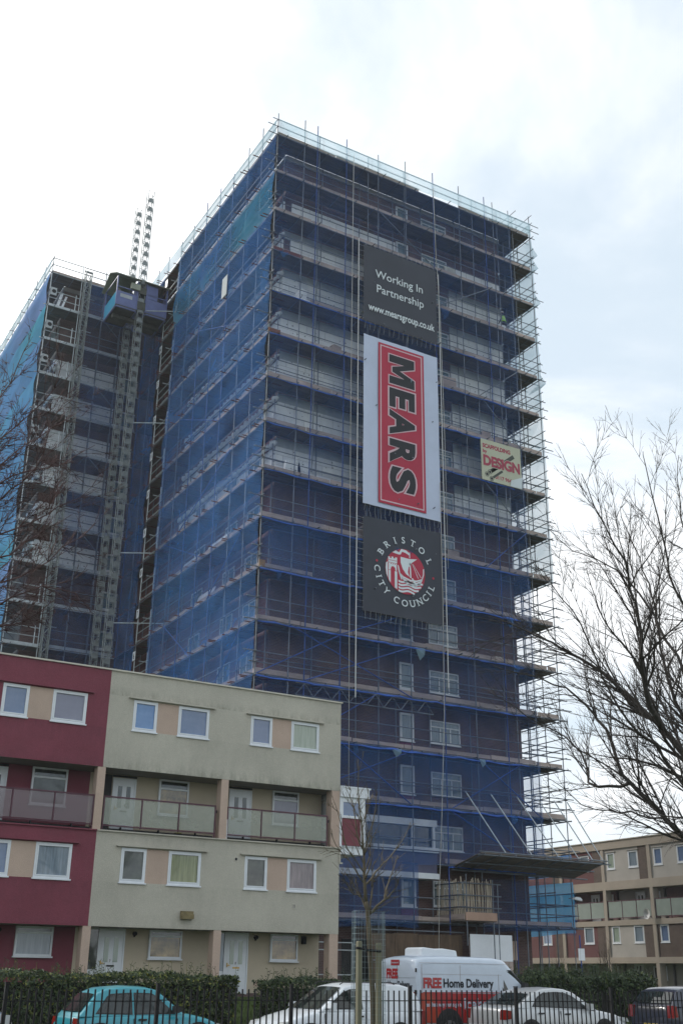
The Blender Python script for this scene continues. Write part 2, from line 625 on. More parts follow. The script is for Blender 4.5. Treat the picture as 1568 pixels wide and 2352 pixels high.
# ------------------------------------------------------------------ ground
def ground():
    def zg(y):
        pts = [(-400, 0), (20, 0), (27.6, 0.0), (28.0, 0.12), (30, 0.5), (34, 0.82), (36, 0.9), (2000, 0.9)]
        for (a, za), (b, zb) in zip(pts, pts[1:]):
            if y <= b:
                return za + (zb - za) * (y - a) / (b - a)
        return 0.9
    ys = [-300, -60, 0, 10, 18, 19, 20.6, 27.6, 27.9, 28.2, 29, 30, 31, 32, 33, 34, 35, 36, 38, 44, 60, 100, 200, 600, 1600]
    xs = [-900, -200, -60, -20, -5, 5, 10, 15, 20, 25, 30, 40, 60, 100, 250, 900, 1600]
    mb = MB()
    for y in ys:
        for x in xs:
            mb.v.append((x, y, zg(y) - 0.02))
    nx = len(xs)
    for j in range(len(ys) - 1):
        for i in range(nx - 1):
            a = j * nx + i
            mb.f.append((a, a + 1, a + nx + 1, a + nx))
    M_grass = mat('lawn_grass', (0.035, 0.055, 0.015), 0.95, 0.4, 1.2, col2=(0.06, 0.085, 0.025), bump=0.8, bscale=30, spec=0.1)
    M_tar = mat('asphalt', (0.045, 0.045, 0.048), 0.9, 0.25, 2.0, bump=0.3, bscale=90)
    M_pave = mat('paving', (0.22, 0.21, 0.20), 0.9, 0.2, 2.0)
    part('ground', mb, M_grass, fix=False)['kind'] = 'structure'
    part('road', MB().box(-120, 140, 21.8, 29.3, -0.3, 0.0), M_tar)['kind'] = 'structure'
    part('pavement', MB().box(-120, 140, 20.2, 21.7, -0.3, 0.11), M_pave)['kind'] = 'structure'
    part('kerb', MB().box(-120, 140, 21.702, 21.80, -0.3, 0.12), M_concrete)['kind'] = 'structure'
    part('added_bounce_slab', MB().box(22.8, 46.0, 42.0, 66.0, 0.3, 0.905), mat('bounce_concrete', (0.36, 0.35, 0.33), 0.9, 0.2, 0.8))['kind'] = 'structure'  # unseen pale slab, added to bounce light up under the fan and decks
    part('path', MB().box(15.8, 16.8, 36.2, 38.4, 0.2, 0.905), M_pave)['kind'] = 'structure'
    # grass blades on the bank seen between the hedges
    rnd = random.Random(5)
    g = MB()
    for k in range(2600):
        x = rnd.uniform(13, 21)
        y = rnd.uniform(29.6, 36)
        z = zg(y)
        a = rnd.uniform(0, pi)
        w = 0.012
        h = rnd.uniform(0.04, 0.10)
        g.poly([(x - w * cos(a), y - w * sin(a), z - .02), (x + w * cos(a), y + w * sin(a), z - .02), (x + rnd.uniform(-.03, .03), y + rnd.uniform(-.03, .03), z + h)])
    o = part('grass', g, M_grass, fix=False)
    tag(o, 'short green grass on the bank between the two hedges', 'grass', kind='stuff')


ground()


# ------------------------------------------------------------------ window and door kit (facing -y, in their own frame, origin at lower left of the opening)
KIT = {}


def frame_mesh(w, h, t=0.065, y0=-0.035, y1=0.05, transom=None, mull=None):
    k = ('f', w, h, t, y0, y1, transom, mull)
    if k not in KIT:
        mb = MB()
        mb.box(0, t, y0, y1, 0, h).box(w - t, w, y0, y1, 0, h).box(t, w - t, y0, y1, 0, t).box(t, w - t, y0, y1, h - t, h)
        # opening sash, set a little proud
        if transom:
            mb.box(t, w - t, y0, y1, transom - t / 2, transom + t / 2)
        for q in (mull or ()):
            mb.box(q - t / 2, q + t / 2, y0 + .004, y1, t, (transom - t / 2) if transom else h - t)
        if not transom and not mull:
            s = t * 0.62
            a, b = t + .002, w - t - .002
            c, d = t + .002, h - t - .002
            mb.box(a, a + s, y0 - .012, y1 - .02, c, d).box(b - s, b, y0 - .012, y1 - .02, c, d).box(a + s, b - s, y0 - .012, y1 - .02, c, c + s).box(a + s, b - s, y0 - .012, y1 - .02, d - s, d)
        KIT[k] = mb.mesh('window', M_upvc)
    return KIT[k]


def pane_mesh(w, h, m, t=0.05, y=0.01):
    k = ('p', w, h, m.name, t, y)
    if k not in KIT:
        KIT[k] = MB().box(t, w - t, y, y + .012, t, h - t).mesh('pane', m)
    return KIT[k]


def window(parent, x, y, z, w, h, m, sill=True, transom=None, mull=None, label=None, tm=None):
    o = link('window', frame_mesh(round(w, 2), round(h, 2), transom=transom, mull=mull), parent, (x, y, z))
    if label:
        o['label'] = label
    if transom and tm:
        wr, hr = round(w, 2), round(h, 2)
        sub('pane', MB().box(.05, wr - .05, .01, .022, .05, transom), m, o)
        sub('pane', MB().box(.05, wr - .05, .01, .022, transom + .004, hr - .05), tm, o)
    else:
        sub('pane', pane_mesh(round(w, 2), round(h, 2), m), None, o)
    if sill:
        sub('sill', MB().box(-.04, w + .04, -.085, .03, -.05, -.003), M_upvc, o)
    return o


def door(parent, x, y, z, w, h, number=None, letterbox=M_black, label=None):
    t = 0.055
    fr = MB().box(0, t, -.03, .05, 0, h).box(w - t, w, -.03, .05, 0, h).box(t, w - t, -.03, .05, h - t, h)
    lf = MB().box(t + .004, w - t - .004, -.012, .04, .02, h - t - .004)
    # raised mouldings
    for a in (0.22, 0.60):
        c = w * a
        lf.box(c - .004, c + w * .19, -.02, -.012, .12, h * .40)
    o = part('door', fr, M_upvc, parent, (x, y, z), label=label)
    sub('door_leaf', lf, M_upvc, o)
    gl = MB()
    for a in (0.24, 0.60):
        gl.box(w * a, w * a + w * .17, -.022, -.012, h * .48, h * .86)
    sub('door_glass', gl, P_green if number else P_dark, o)
    sub('letterbox', MB().box(w * .38, w * .66, -.03, -.012, h * .41, h * .435), letterbox, o)
    sub('door_handle', MB().box(w * .13, w * .16, -.05, -.012, h * .43, h * .50).box(w * .13, w * .25, -.055, -.045, h * .455, h * .47), M_brass, o)
    return o


def text_mb(body, bold=0.0, space=1.0):
    cu = bpy.data.curves.new('lettering', 'FONT')
    cu.body = body
    cu.size = 1
    cu.offset = bold
    cu.space_character = space
    cu.resolution_u = 4
    ob = bpy.data.objects.new('lettering', cu)
    C.objects.link(ob)
    dg = bpy.context.evaluated_depsgraph_get()
    me = bpy.data.meshes.new_from_object(ob.evaluated_get(dg))
    mb = MB()
    mb.v = [tuple(v.co) for v in me.vertices]
    mb.f = [tuple(p.vertices) for p in me.polygons]
    bpy.data.objects.remove(ob)
    bpy.data.curves.remove(cu)
    bpy.data.meshes.remove(me)
    return mb


def fit_text(body, x0, x1, z0, z1, y, bold=0.0, down=False, space=1.0):
    """lettering on a plane facing -y, filling the box; down: turned a quarter clockwise, reading downwards"""
    t = text_mb(body, bold, space)
    if down:
        t.v = [(v[1], -v[0], 0) for v in t.v]
    a0, a1 = min(v[0] for v in t.v), max(v[0] for v in t.v)
    b0, b1 = min(v[1] for v in t.v), max(v[1] for v in t.v)
    t.v = [(x0 + (v[0] - a0) / (a1 - a0) * (x1 - x0), y, z0 + (v[1] - b0) / (b1 - b0) * (z1 - z0)) for v in t.v]
    return t


def holed_wall(mb, x0, x1, z0, z1, y, holes, depth=0.09):
    """front skin facing -y with openings and their reveals"""
    xs = sorted({x0, x1, *[h[0] for h in holes], *[h[1] for h in holes]})
    zs = sorted({z0, z1, *[h[2] for h in holes], *[h[3] for h in holes]})
    for a, b in zip(xs, xs[1:]):
        for c, d in zip(zs, zs[1:]):
            mx_, mz = (a + b) / 2, (c + d) / 2
            if any(h[0] < mx_ < h[1] and h[2] < mz < h[3] for h in holes):
                continue
            mb.poly([(a, y, c), (b, y, c), (b, y, d), (a, y, d)])
    for a, b, c, d in holes:
        e = y + depth
        mb.poly([(a, y, c), (a, y, d), (a, e, d), (a, e, c)])
        mb.poly([(b, y, d), (b, y, c), (b, e, c), (b, e, d)])
        mb.poly([(a, y, c), (a, e, c), (b, e, c), (b, y, c)])
        mb.poly([(a, y, d), (b, y, d), (b, e, d), (a, e, d)])
    return mb


# ------------------------------------------------------------------ the low block of flats in front
def low_block():
    Y0, YR, YB = 38.5, 39.8, 45.4
    t = thing('block_of_flats', 'low cream and maroon block of flats with glazed balconies, behind the hedge', 'building', (12.85, 40, 0.88))
    G, F1, F2, F3, T = 0.88, 3.07, 6.17, 8.36, 11.86
    mods = [(3.29, 'red'), (8.07, 'red'), (12.85, 'cream'), (17.62, 'cream')]
    XL, XD, XR = 3.29, 12.85, 22.6
    for (a, b, m, nm) in ((XL, XD, M_red, 'maroon'), (XD, XR, M_cream, 'cream')):
        ms = [q for q, c in mods if a - .01 <= q < b - .01]
        for (z0, z1, wz0, wz1) in ((F3, T, 9.77, 10.89), (F1, F2, 4.52, 5.67)):
            holes = [(q + .95, q + 3.98, wz0, wz1) for q in ms]
            mb = MB()
            holed_wall(mb, a, b, z0, z1, Y0, holes)
            mb.poly([(a, YB, z0), (a, YB, z1), (b, YB, z1), (b, YB, z0)])
            for x in (a, b):
                mb.poly([(x, Y0, z0), (x, YB, z0), (x, YB, z1), (x, Y0, z1)])
            part('wall', mb, m, t, label='%s rendered upper wall' % nm)
            # underside of the overhang
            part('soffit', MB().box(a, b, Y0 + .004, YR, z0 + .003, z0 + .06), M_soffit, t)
            # back of the window strip
            bk = MB()
            for h in holes:
                bk.box(h[0] - .02, h[1] + .02, Y0 + .1, Y0 + .14, h[2] - .02, h[3] + .02)
            part('window_backing', bk, M_dark, t)
        # recessed storeys
        mi = M_red if nm == 'maroon' else M_cream_in
        for (z0, z1) in ((G - .3, F1 + .06), (F2, F3 + .06)):
            part('recess_wall', MB().box(a, b - (0.1 if b == XR else 0), YR, YB, z0, z1 - .06), mi, t)
        part('plinth', MB().box(a, b - .1, YR - .02, YR, .5, 1.0), M_brick, t)
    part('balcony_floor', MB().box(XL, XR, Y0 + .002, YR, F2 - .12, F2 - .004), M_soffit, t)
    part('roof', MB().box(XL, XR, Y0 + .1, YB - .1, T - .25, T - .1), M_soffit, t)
    cp = MB().box(XL - .05, XR + .05, Y0 - .06, Y0 + .24, T, T + .055).box(XL - .05, XR + .05, YB - .24, YB + .05, T, T + .055).box(XR - .19, XR + .05, Y0 + .242, YB - .242, T, T + .055)
    part('roof_coping', cp, M_coping, t)
    led = MB().box(XD, XR - .1, Y0 - .07, Y0 + .3, F2, F2 + .045)
    part('ledge', led, M_cream, t)
    part('ledge', MB().box(XL, XD - .002, Y0 - .06, Y0 + .3, F2, F2 + .045), M_red, t)
    part('ledge_end', MB().box(XR - .1, XR + .06, Y0 - .07, Y0 + .3, F2 - .02, F2 + .045).box(XR - .03, XR + .04, Y0 - .05, Y0 + .1, F2 - .5, F2 - .022).box(XR - .03, XR + .13, Y0 - .05, Y0 + .1, F2 - .56, F2 - .502), M_cream, t)
    # piers
    for x0, x1 in ((8.02, 8.3), (12.68, 12.97), (17.48, 17.77), (22.22, 22.59)):
        part('pier', MB().box(x0, x1, Y0 + .006, Y0 + .42, F2 + .046, F3 - .002), M_peach, t)
        part('pier', MB().box(x0, x1, Y0 + .006, Y0 + .42, G - .3, F1 - .002), M_peach, t)
        if x0 > 12.9 and x0 < 18:
            part('downpipe', MB().tube((x1 + .03, Y0 + .05, F2 + .05), (x1 + .03, Y0 + .05, F2 + .75), .02), M_upvc, t)
    # window strips
    panes_top = {3.29: (P_blue, P_blue), 8.07: (P_blue, P_mauve), 12.85: (P_sky, P_blue), 17.62: (P_blue, P_green)}
    panes_low = {3.29: (P_blue, P_blue), 8.07: (P_blue, P_net), 12.85: (P_dark, P_olive), 17.62: (P_dark, P_rose)}
    for q, c in mods:
        for (wz0, wz1, ps) in ((9.77, 10.89, panes_top[q]), (4.52, 5.67, panes_low[q])):
            window(t, q + .955, Y0 + .03, wz0 + .005, .93, wz1 - wz0 - .01, ps[0])
            window(t, q + 2.725, Y0 + .03, wz0 + .005, 1.25, wz1 - wz0 - .01, ps[1])
            part('infill_panel', MB().box(q + 1.89, q + 2.72, Y0 + .002, Y0 + .05, wz0 - .02, wz1 - .004), M_peach, t)
            part('hood', MB().prism([(q + .74, wz1 + .06), (q + .76, wz1 + .03), (q + 4.16, wz1 + .03), (q + 4.2, wz1 + .055), (q + 4.16, wz1 + .085), (q + .8, wz1 + .085)], Y0 - .12, Y0 - .001), M_red if c == 'red' else M_cream, t)
    # recess doors and windows, deck level
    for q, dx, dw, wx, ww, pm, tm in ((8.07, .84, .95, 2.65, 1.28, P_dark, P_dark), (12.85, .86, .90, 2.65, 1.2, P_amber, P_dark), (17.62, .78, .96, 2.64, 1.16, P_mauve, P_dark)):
        door(t, q + dx, YR - .03, F2 + .02, dw, 2.05)
        part('fanlight', MB().box(q + dx - .02, q + dx + dw + .02, YR - .02, YR - .002, F2 + 2.1, F3 - .02), M_dark, t)
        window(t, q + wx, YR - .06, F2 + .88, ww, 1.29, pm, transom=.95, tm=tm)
    part('wall_recess', MB().box(13.0, 13.68, YR - .012, YR - .001, F2, F3 - .02), M_dark, t)
    # ground level
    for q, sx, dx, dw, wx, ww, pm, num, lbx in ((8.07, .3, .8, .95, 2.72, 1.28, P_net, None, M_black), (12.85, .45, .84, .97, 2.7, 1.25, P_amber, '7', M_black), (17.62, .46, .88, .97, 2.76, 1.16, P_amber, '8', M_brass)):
        d = door(t, q + dx, YR - .03, G + .08, dw, 2.1, num, lbx)
        if num:
            nb = fit_text(num, dw * .47, dw * .52, 1.0, 1.09, -.016, bold=.03)
            sub('door_number', nb, M_black, d)
        sl_ = part('side_light', MB().box(q + sx, q + dx - .004, YR - .03, YR - .002, G + .08, G + .12).box(q + sx, q + dx - .004, YR - .03, YR - .002, G + .62, G + .85).box(q + sx, q + dx - .004, YR - .03, YR - .002, F1 - .06, F1 - .003), M_upvc, t)
        sub('pane', MB().box(q + sx, q + dx - .004, YR - .02, YR - .001, G + .12, G + .62).box(q + sx, q + dx - .004, YR - .02, YR - .001, G + .85, F1 - .06), P_dark if q < 15 else P_net, sl_)
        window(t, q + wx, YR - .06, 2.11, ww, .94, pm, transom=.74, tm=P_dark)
        lamp = part('wall_lamp', MB().disc((q + 2.15, F1 - .16), .07, YR - .14, YR - .001, 12), M_black, t)
        sub('bracket', MB().box(q + 2.13, q + 2.17, YR - .08, YR - .003, F1 - .27, F1 - .2), M_black, lamp)
    part('alarm_box', MB().box(21.72, 21.9, YR - .1, YR - .001, 2.72, 3.0), M_black, t)
    part('air_brick', MB().box(19.76, 19.97, YR - .008, YR + .01, 1.22, 1.38), M_peach, t)
    # flue box, small vents
    fb = part('flue_box', MB().box(16.15, 16.6, Y0 - .2, Y0 + .001, 3.4, 3.56).box(16.15, 16.6, Y0 - .14, Y0 + .001, 3.562, 3.66), mat('weathered_sandstone', (0.20, 0.16, 0.08), .9, .4, 5), t)
    sub('shadow_slot', MB().box(16.18, 16.57, Y0 - .16, Y0 - .1, 3.555, 3.563), M_dark, fb)
    v = part('wall_vent', MB().box(18.14, 18.28, Y0 - .012, Y0 + .01, 5.47, 5.6), M_coping, t)
    sub('vent_hole', MB().box(18.165, 18.26, Y0 - .014, Y0 - .006, 5.485, 5.58), M_dark, v)
    v = part('wall_vent', MB().box(20.61, 20.74, Y0 - .015, Y0 + .01, 3.91, 4.08), M_coping, t)
    sub('vent_hole', MB().box(20.635, 20.655, Y0 - .017, Y0 - .008, 3.93, 4.06).box(20.69, 20.71, Y0 - .017, Y0 - .008, 3.93, 4.06), M_dark, v)
    # balcony balustrades: maroon rails with frosted panels
    gl_c = frosted('frosted_glass', (0.38, 0.41, 0.35), .46)
    gl_r = frosted('frosted_glass_mauve', (0.24, 0.19, 0.21), .5)
    for (xs, g) in (((3.5, 5.0, 6.5, 8.0), gl_r), ((8.35, 9.8, 11.25, 12.64), gl_r), ((13.02, 14.43, 15.86, 17.29), gl_c), ((17.8, 19.2, 20.63, 22.05), gl_c)):
        yb = Y0 + .07
        b = part('balcony_balustrade', MB().box(xs[0], xs[-1] + .04, yb - .025, yb + .025, 7.34, 7.39).box(xs[0] + .04, xs[-1], yb - .02, yb + .02, 6.36, 6.40), M_maroon, t)
        for k, x in enumerate(xs):
            sub('baluster_post', MB().box(x, x + .04, yb - .022, yb + .022, 6.34 if k in (1, 2) else 6.23, 7.338), M_maroon, b)
        for x0, x1 in zip(xs, xs[1:]):
            sub('frosted_panel', MB().box(x0 + .05, x1 - .01, yb - .006, yb + .006, 6.42, 7.33), g, b)
        ft = MB().box(xs[0], xs[-1], Y0 + .16, Y0 + .22, 6.22, 6.30)
        for x0, x1 in zip(xs, xs[1:]):
            ft.box((x0 + x1) / 2 - .02, (x0 + x1) / 2 + .02, yb - .02, yb + .09, 6.22, 6.35)
        sub('bottom_angle', ft, M_black, b)
        if xs[-1] > 12:
            sub('junction_box', MB().box(xs[-1] + .042, xs[-1] + .10, yb, yb + .08, 7.12, 7.22), M_black, b)
    # landing bay clipped to the end of the block: white fascias, blind window, maroon panel
    bay = part('landing_bay', MB().box(22.602, 23.92, 38.42, 45, 8.159, 8.503).box(22.602, 23.98, 38.40, 45, 8.505, 8.570), M_upvc, t, label='white framed landing bay with maroon panel')
    sub('fascia', MB().box(22.64, 23.66, 38.46, 45, 5.980, 6.248).box(22.602, 23.78, 38.42, 45, 6.250, 6.276), M_upvc, bay)
    sub('corner_post', MB().box(23.56, 23.74, 38.46, 38.62, 6.278, 8.157).box(22.602, 22.70, 38.50, 38.62, 6.278, 8.157), M_upvc, bay)
    fr = sub('window_frame', MB().box(22.702, 23.558, 38.5, 38.58, 7.356, 7.452).box(22.702, 23.558, 38.5, 38.58, 7.968, 8.025).box(22.702, 22.76, 38.5, 38.58, 7.454, 7.966).box(23.50, 23.558, 38.5, 38.58, 7.454, 7.966).box(22.702, 23.558, 38.52, 38.58, 8.027, 8.157), M_upvc, bay)
    sub('pane', MB().box(22.762, 23.498, 38.53, 38.56, 7.454, 7.966), P_blue, bay)
    sub('maroon_panel', MB().box(22.702, 23.558, 38.53, 38.60, 6.324, 7.347), mat('maroon_board', (0.18, 0.05, 0.065), .8, .12, 1.5, fine=(40, .1)), bay)
    sub('bay_body', MB().box(22.604, 23.70, 38.63, 45, 6.278, 8.149), M_upvc, bay)
    return t


low_block()

# potted plant on the balcony, behind the frosted panel
pl = thing('potted_plant', 'thin yellow-green potted plant on the balcony behind the frosted panel', 'plant', (15.98, 38.78, 6.17))
part('pot', MB().prism([(15.9, 6.17), (16.06, 6.17), (16.09, 6.34), (15.87, 6.34)], 38.7, 38.87), mat('plant_pot', (.25, .22, .05), .6), pl)
rr = random.Random(3)
lf = MB()
for k in range(36):
    a = rr.uniform(0, 2 * pi)
    z = 6.34 + rr.random() * .2
    p = Vector((15.98 + .03 * cos(a), 38.78 + .03 * sin(a), z))
    q = p + Vector((.07 * cos(a), .07 * sin(a), rr.uniform(.2, .38)))
    s_ = Vector((-sin(a), cos(a), 0)) * .018
    lf.poly([p - s_, p + s_, q])
part('leaves', lf, mat('yellow_green_leaf', (.30, .34, .03), .7, .2, 6), pl)


# ------------------------------------------------------------------ the far block on the right, its front facing -x
def far_block():
    # own frame: x runs along the front (from far to near), front at y = 0
    t = thing('block_of_flats', 'far low block of flats with brown brick strips, behind the tall scaffolded tower', 'building', (63.5, 97.2, 0.85), rotz=-pi / 2, local=True)
    zo = -0.85
    P = 4.95
    n = 10
    L = n * P
    lv = dict(g0=.5, g1=2.72, b1=3.14, f1=5.36, b2=5.74, d1=7.94, b3=8.56, t0=10.95, t1=11.55)
    Z = {k: v + zo for k, v in lv.items()}
    M_band = mat('sand_band', (0.36, 0.31, 0.255), .9, .1, .6, fine=(30, .08))
    M_far_cream = mat('sand_render', (0.40, 0.375, 0.345), .92, .1, .6, fine=(30, .08))
    M_fred = mat('far_maroon', (0.135, 0.055, 0.055), .9, .12, .8, fine=(30, .1))
    M_far_recess = mat('far_recess_brick', (0.24, 0.15, 0.14), .92, .15, 1.2, fine=(22, .15))
    M_fbrown = mat('brown_brick_strip', (0.115, 0.085, 0.07), .92, .2, 1.2, fine=(22, .22))
    D = 9.0
    part('fascia', MB().box(0, L, -.12, D, Z['t0'], Z['t1']), M_band, t)
    part('roof', MB().box(-.1, L + .1, -.2, D + .1, Z['t1'] + .002, Z['t1'] + .06), M_coping, t)
    for a, b in (('d1', 'b3'), ('f1', 'b2'), ('g1', 'b1')):
        part('floor_band', MB().box(0, L, -.10, D, Z[a], Z[b]), M_band, t)
    for k in range(n + 1):
        x = k * P
        part('pier', MB().box(x - .16, x + .16, -.09, .5, Z['b3'] + .002, Z['t0'] - .002), M_band, t)
        part('pier', MB().box(x - .16, x + .16, -.09, .5, Z['b2'] + .002, Z['d1'] - .002), M_band, t)
        part('pier', MB().box(x - .16, x + .16, -.09, .5, Z['b1'] + .002, Z['f1'] - .002), M_band, t)
        part('pier', MB().box(x - .16, x + .16, -.09, .5, Z['g0'], Z['g1'] - .002), M_band, t)
    gl = frosted('far_frosted_glass', (0.36, 0.42, 0.38), .7)
    for k in range(n):
        x = k * P
        near = k >= 6        # the bays towards the camera are sand-coloured
        for lo, hi in (('b3', 't0'), ('b1', 'f1')):
            mm = M_far_cream if near else M_fred
            if near and lo == 'b1' and k >= 7:
                mm = M_fbrown
            a, b = x + .162, x + P - .162
            sx = b - .95
            hz = Z[lo] + (.9 if lo == 'b3' else .98)
            ww = ((x + .45, .85), (x + 2.75, 1.02)) if near else ((x + 2.3, 1.1),)
            mb = MB()
            holed_wall(mb, a, sx, Z[lo], Z[hi], 0, [(q, q + w, hz, hz + 1.22) for q, w in ww], .1)
            part('wall', mb, mm, t)
            part('brick_strip', MB().box(sx, b, -.02, .3, Z[lo] + .003, Z[hi] - .003), M_fbrown, t)
            part('window_backing', MB().box(a, sx - .01, .1, .2, hz - .1, hz + 1.3), M_dark, t)
            for q, w in ww:
                window(t, q, .035, hz, w, 1.22, random.Random(k * 7 + int(q * 3)).choice([P_net, P_blue, P_net, P_green]))
                part('hood', MB().box(q - .12, q + w + .12, -.08, -.002, hz + 1.25, hz + 1.31), mm, t)
        # deck level
        part('recess_wall', MB().box(x + .162, x + P - .162, 1.3, 1.5, Z['b2'], Z['d1']), M_far_recess if k % 3 else M_far_cream, t)
        if k >= 3:
            door(t, x + 2.0, 1.26, Z['b2'] + .02, .95, 2.05)
            window(t, x + 3.5, 1.24, Z['b2'] + .9, 1.0, 1.1, P_dark)
            b_ = part('balcony_balustrade', MB().box(x + .2, x + P - .2, -.03, .02, Z['b2'] + 1.36, Z['b2'] + 1.41).box(x + .2, x + P - .2, -.03, .02, Z['b2'] + .14, Z['b2'] + .19), M_maroon, t)
            for j in range(4):
                xx = x + .2 + j * (P - .44) / 3
                sub('baluster_post', MB().box(xx, xx + .04, -.03, .02, Z['b2'] + .02, Z['b2'] + 1.358), M_maroon, b_)
            for j in range(3):
                xx = x + .2 + j * (P - .44) / 3
                sub('frosted_panel', MB().box(xx + .05, xx + (P - .44) / 3 - .01, -.01, .0, Z['b2'] + .2, Z['b2'] + 1.35), gl, b_)
        # ground storey, deep in the shade of the overhang
        part('recess_wall', MB().box(x + .162, x + P - .162, 1.5, 1.7, Z['g0'], Z['g1']), M_far_cream, t)
        if k >= 4:
            door(t, x + 1.0, 1.46, Z['g0'] + .35, .95, 2.0)
            window(t, x + 3.0, 1.42, Z['g0'] + 1.1, 1.3, .95, P_dark)
    for x in (6.5, 20.1, 26.4, 32.0):
        part('chimney_pot', MB().prism([(x - .22, Z['t1'] + .06), (x + .22, Z['t1'] + .06), (x + .22, Z['t1'] + .32), (x + .28, Z['t1'] + .33), (x + .28, Z['t1'] + .42), (x - .28, Z['t1'] + .42), (x - .28, Z['t1'] + .33), (x - .22, Z['t1'] + .32)], 2.5, 3.0), M_coping, t)
    part('back_wall', MB().box(.02, L - .02, D - .3, D - .02, Z['g0'], Z['t0']).box(.02, .3, .6, D - .31, Z['g0'], Z['t0']).box(L - .3, L - .02, .6, D - .31, Z['g0'], Z['t0']), M_far_cream, t)
    # satellite dish on the pier
    x = 97.2 - 62.8
    dsh = MB()
    for k in range(20):
        a0, a1 = 2 * pi * k / 20, 2 * pi * (k + 1) / 20
        dsh.poly([(x, -.35, Z['b2'] + .33), (x + .32 * cos(a0), -.5, Z['b2'] + .33 + .38 * sin(a0)), (x + .32 * cos(a1), -.5, Z['b2'] + .33 + .38 * sin(a1))])
    d = part('satellite_dish', dsh, mat('dish_grey', (.5, .5, .5), .5), t)
    sub('dish_bracket', MB().tube((x, -.36, Z['b2'] + .3), (x + .1, -.08, Z['b2'] + .05), .025).tube((x, -.45, Z['b2'] + .05), (x + .05, -.7, Z['b2'] + .2), .015), M_steel, d)


far_block()


# ------------------------------------------------------------------ the tower under scaffold
LV = [46.8 - 2.67 * i for i in range(17)]
GZ = 0.88


